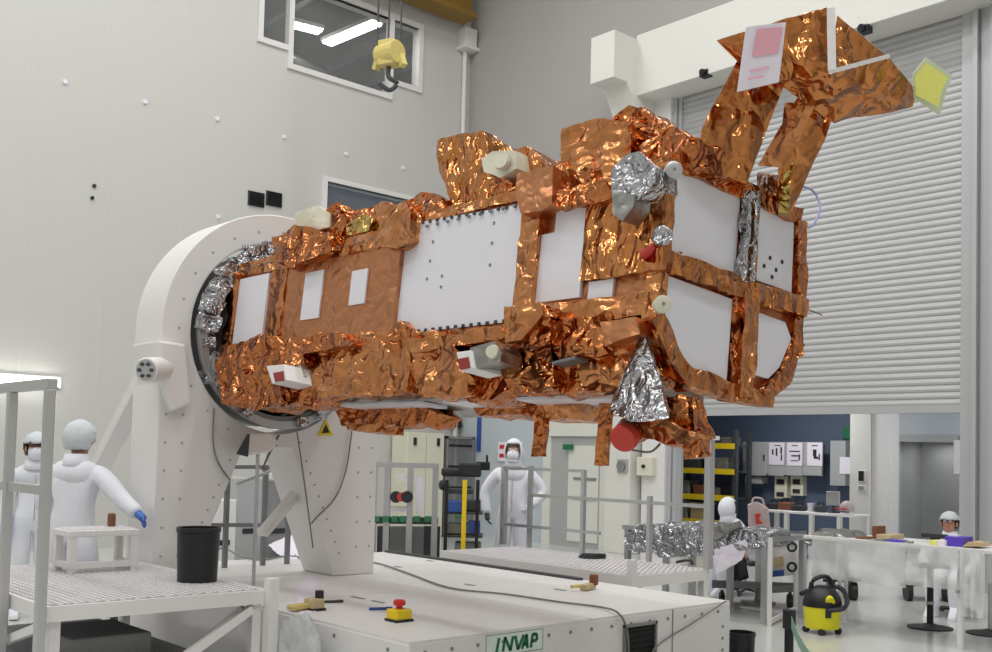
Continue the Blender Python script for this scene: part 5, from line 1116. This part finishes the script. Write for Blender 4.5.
# round-base stand, white screen at the right edge
q = hZ(930, 628, 0); rs = thing('round_base_stand', (q.x, q.y, 0), 'black round-base pedestal stand under the right table', 'stand'); 
B().lathe((q.x, q.y, 0), [(0, 0), (.22, 0), (.22, .012), (.1, .03), (.04, .05), (0, .05)], 28).build('base', 'ink', rs, smooth=True); B().cyl((q.x, q.y, .04), (q.x, q.y, .62), .032).build('column', 'ink', rs, smooth=True); B().lathe((q.x, q.y, .24), [(.034, 0), (.038, .0), (.038, .03), (.034, .03)], 16).build('collar', 'grey_paint', rs); B().cbox((q.x, q.y, .63), .3, .3, .03, R(40)).build('top_plate', 'dark_grey', rs)
q2 = hZ(958, 632, 0); q2 += V((.25, .15, 0)); r2 = thing('round_base_stand', (q2.x, q2.y, 0), 'second black round-base stand behind the white table leg', 'stand'); B().lathe((q2.x, q2.y, 0), [(0, 0), (.22, 0), (.22, .012), (.1, .03), (.04, .05), (0, .05)], 28).build('base', 'ink', r2, smooth=True); B().cyl((q2.x, q2.y, .04), (q2.x, q2.y, .5), .02).build('column', 'aluminium', r2, smooth=True)
# carts with wheels beyond
def wcart(xa, xb, yb, ytop, label):
    p, q = hZ(xa, yb, 0), hZ(xb, yb, 0); f = (p - EYE).dot(FW); t = thing('wheeled_dolly', ((p.x + q.x) / 2, (p.y + q.y) / 2, 0), label, 'dolly', 'dollies under the right table')
    B().hull([hF(x, y, ff) for x, y in [(xa - 3, ytop), (xb + 3, ytop), (xb + 3, ytop + 4), (xa - 3, ytop + 4)] for ff in (f, f + .45)]).build('platform', 'ink', t)
    for x in (xa + 5, xb - 5):
        for ff in (f + .05, f + .4): c = hF(x, yb - 10, ff); c.z = .1; B().cyl(c - RT * .03 + FW * .0, c + RT * .03, .1, n=16).build('wheel', 'black_plastic', t, smooth=True); B().bar(c, hF(x, ytop + 3, ff), .04, .03, FW).build('fork', 'dark_grey', t)
wcart(903, 952, 601, 582, 'black wheeled dolly behind the round-base stand'); wcart(826, 858, 600, 578, 'black wheeled dolly behind the vacuum')
# vacuum cleaner
q = hZ(822, 633, 0); vc = thing('vacuum_cleaner', (q.x, q.y, 0), 'yellow and black vacuum cleaner standing on the floor', 'vacuum'); c = V((q.x, q.y, 0))
B().lathe(c + V((0, 0, .05)), [(0, 0), (.155, 0), (.165, .02), (.178, .21), (0, .21)], 26).build('tank', 'vacuum_yellow', vc, smooth=True)
B().lathe(c + V((0, 0, .26)), [(.185, 0), (.185, .04), (.165, .1), (.12, .17), (.05, .2), (0, .2)], 26).build('motor_head', 'black_plastic', vc, smooth=True)
B().tube([c + RT * -.12 + V((0, 0, .38)), c + RT * -.09 + V((0, 0, .51)), c + RT * .05 + V((0, 0, .54)), c + RT * .12 + V((0, 0, .38))], .022).build('handle', 'black_plastic', vc, smooth=True)
B().tube([c - FW * .18 + V((0, 0, .25)), c - FW * .24 + RT * .12 + V((0, 0, .28)), c + RT * .24 + V((0, 0, .32)), c + RT * .2 + FW * .12 + V((0, 0, .42)), c + FW * .18 + V((0, 0, .4)), c - RT * .18 + FW * .1 + V((0, 0, .36))], .024).build('hose', 'ink', vc, smooth=True)
B().cbox(c - FW * .172 + V((0, 0, .23)), .05, .05, .1, R(48)).build('latch', 'ink', vc); B().cyl(c - FW * .12 + RT * .02 + V((0, 0, .35)), c - FW * .18 + RT * .02 + V((0, 0, .33)), .045).build('badge', 'vacuum_yellow', vc)
for k in range(4): a = k * 1.57 + .5; w_ = c + V((.15 * math.cos(a), .15 * math.sin(a), .03)); B().cyl(w_ - V((0, .02, 0)), w_ + V((0, .02, 0)), .03).build('caster', 'ink', vc)
# stanchion with belt, black bin at the front right
q = hF(789, 640, 8.0); sn = thing('belt_stanchion', (q.x, q.y, 0), 'black belt stanchion with a green tape, before the vacuum', 'stanchion')
zt = hF(789, 610, 8.0).z; B().cyl((q.x, q.y, .03), (q.x, q.y, zt - .1), .035).build('post', 'black_plastic', sn, smooth=True); B().lathe((q.x, q.y, 0), [(0, 0), (.17, 0), (.17, .02), (.05, .05), (0, .05)], 24).build('base', 'ink', sn, smooth=True); B().cyl((q.x, q.y, zt - .14), (q.x, q.y, zt), .05).build('belt_head', 'ink', sn, smooth=True)
e = hF(838, 662, 7.0); s0 = V((q.x, q.y, zt - .05)); b = B(); prev = None
for k in range(11):
    t_ = k / 10; p = s0.lerp(e, t_) - V((0, 0, .16 * 4 * t_ * (1 - t_))); v0, v1 = b.bm.verts.new(p + V((0, 0, .045))), b.bm.verts.new(p - V((0, 0, .045)))
    if prev: b.bm.faces.new((prev[0], v0, v1, prev[1]))
    prev = (v0, v1)
b.build('belt', 'belt_green', sn, solid=.003)
q = hF(741, 645, 8.3); zt = hF(741, 632, 8.3).z; bin_((q.x, q.y, 0), .11, zt, 'black round bin on the floor behind the base end')

# clear bag on the floor between the left platform and the base
c = hY(298, 630, 3.6)
b = B().hull([hY(x, y, Y) for x, y in [(284, 620), (306, 614), (318, 634), (312, 650)] for Y in (3.52, 3.66)] + [V((c.x - .25, 3.5, 0)), V((c.x + .3, 3.5, 0)), V((c.x + .3, 3.68, 0)), V((c.x - .25, 3.68, 0))]).crumple(.07, .02, 9, 31)
tag(b.build('plastic_bag', 'sheet_plastic'), 'clear crumpled plastic bag on the floor at the base corner', 'bag')

q = hZ(590, 558, RZ); t = thing('cable_coil', (q.x, q.y, RZ), 'black coiled cable lying on the right platform deck', 'cable')
for k, (rr, zz_) in enumerate(((.11, .012), (.09, .03))): B().lathe((q.x, q.y, RZ + zz_), [(rr + .012 * math.cos(a * .785), .012 * math.sin(a * .785)) for a in range(9)], 20).build('loop', 'ink', t, smooth=True)
B().cbox((q.x + .12, q.y + .04, RZ + .03), .09, .05, .05, R(20)).build('plug', 'ink', t, bevel=.008)
q = hZ(688, 564, RZ); tag(B().tube([q + V((-.1, -.06, .012)), q + V((-.05, .02, .03)), q + V((.02, .03, .03)), q + V((.08, -.04, .012))], .014).build('curved_hook_tool', 'ink', smooth=True), 'short black curved tool at the right end of the right platform', 'tool')
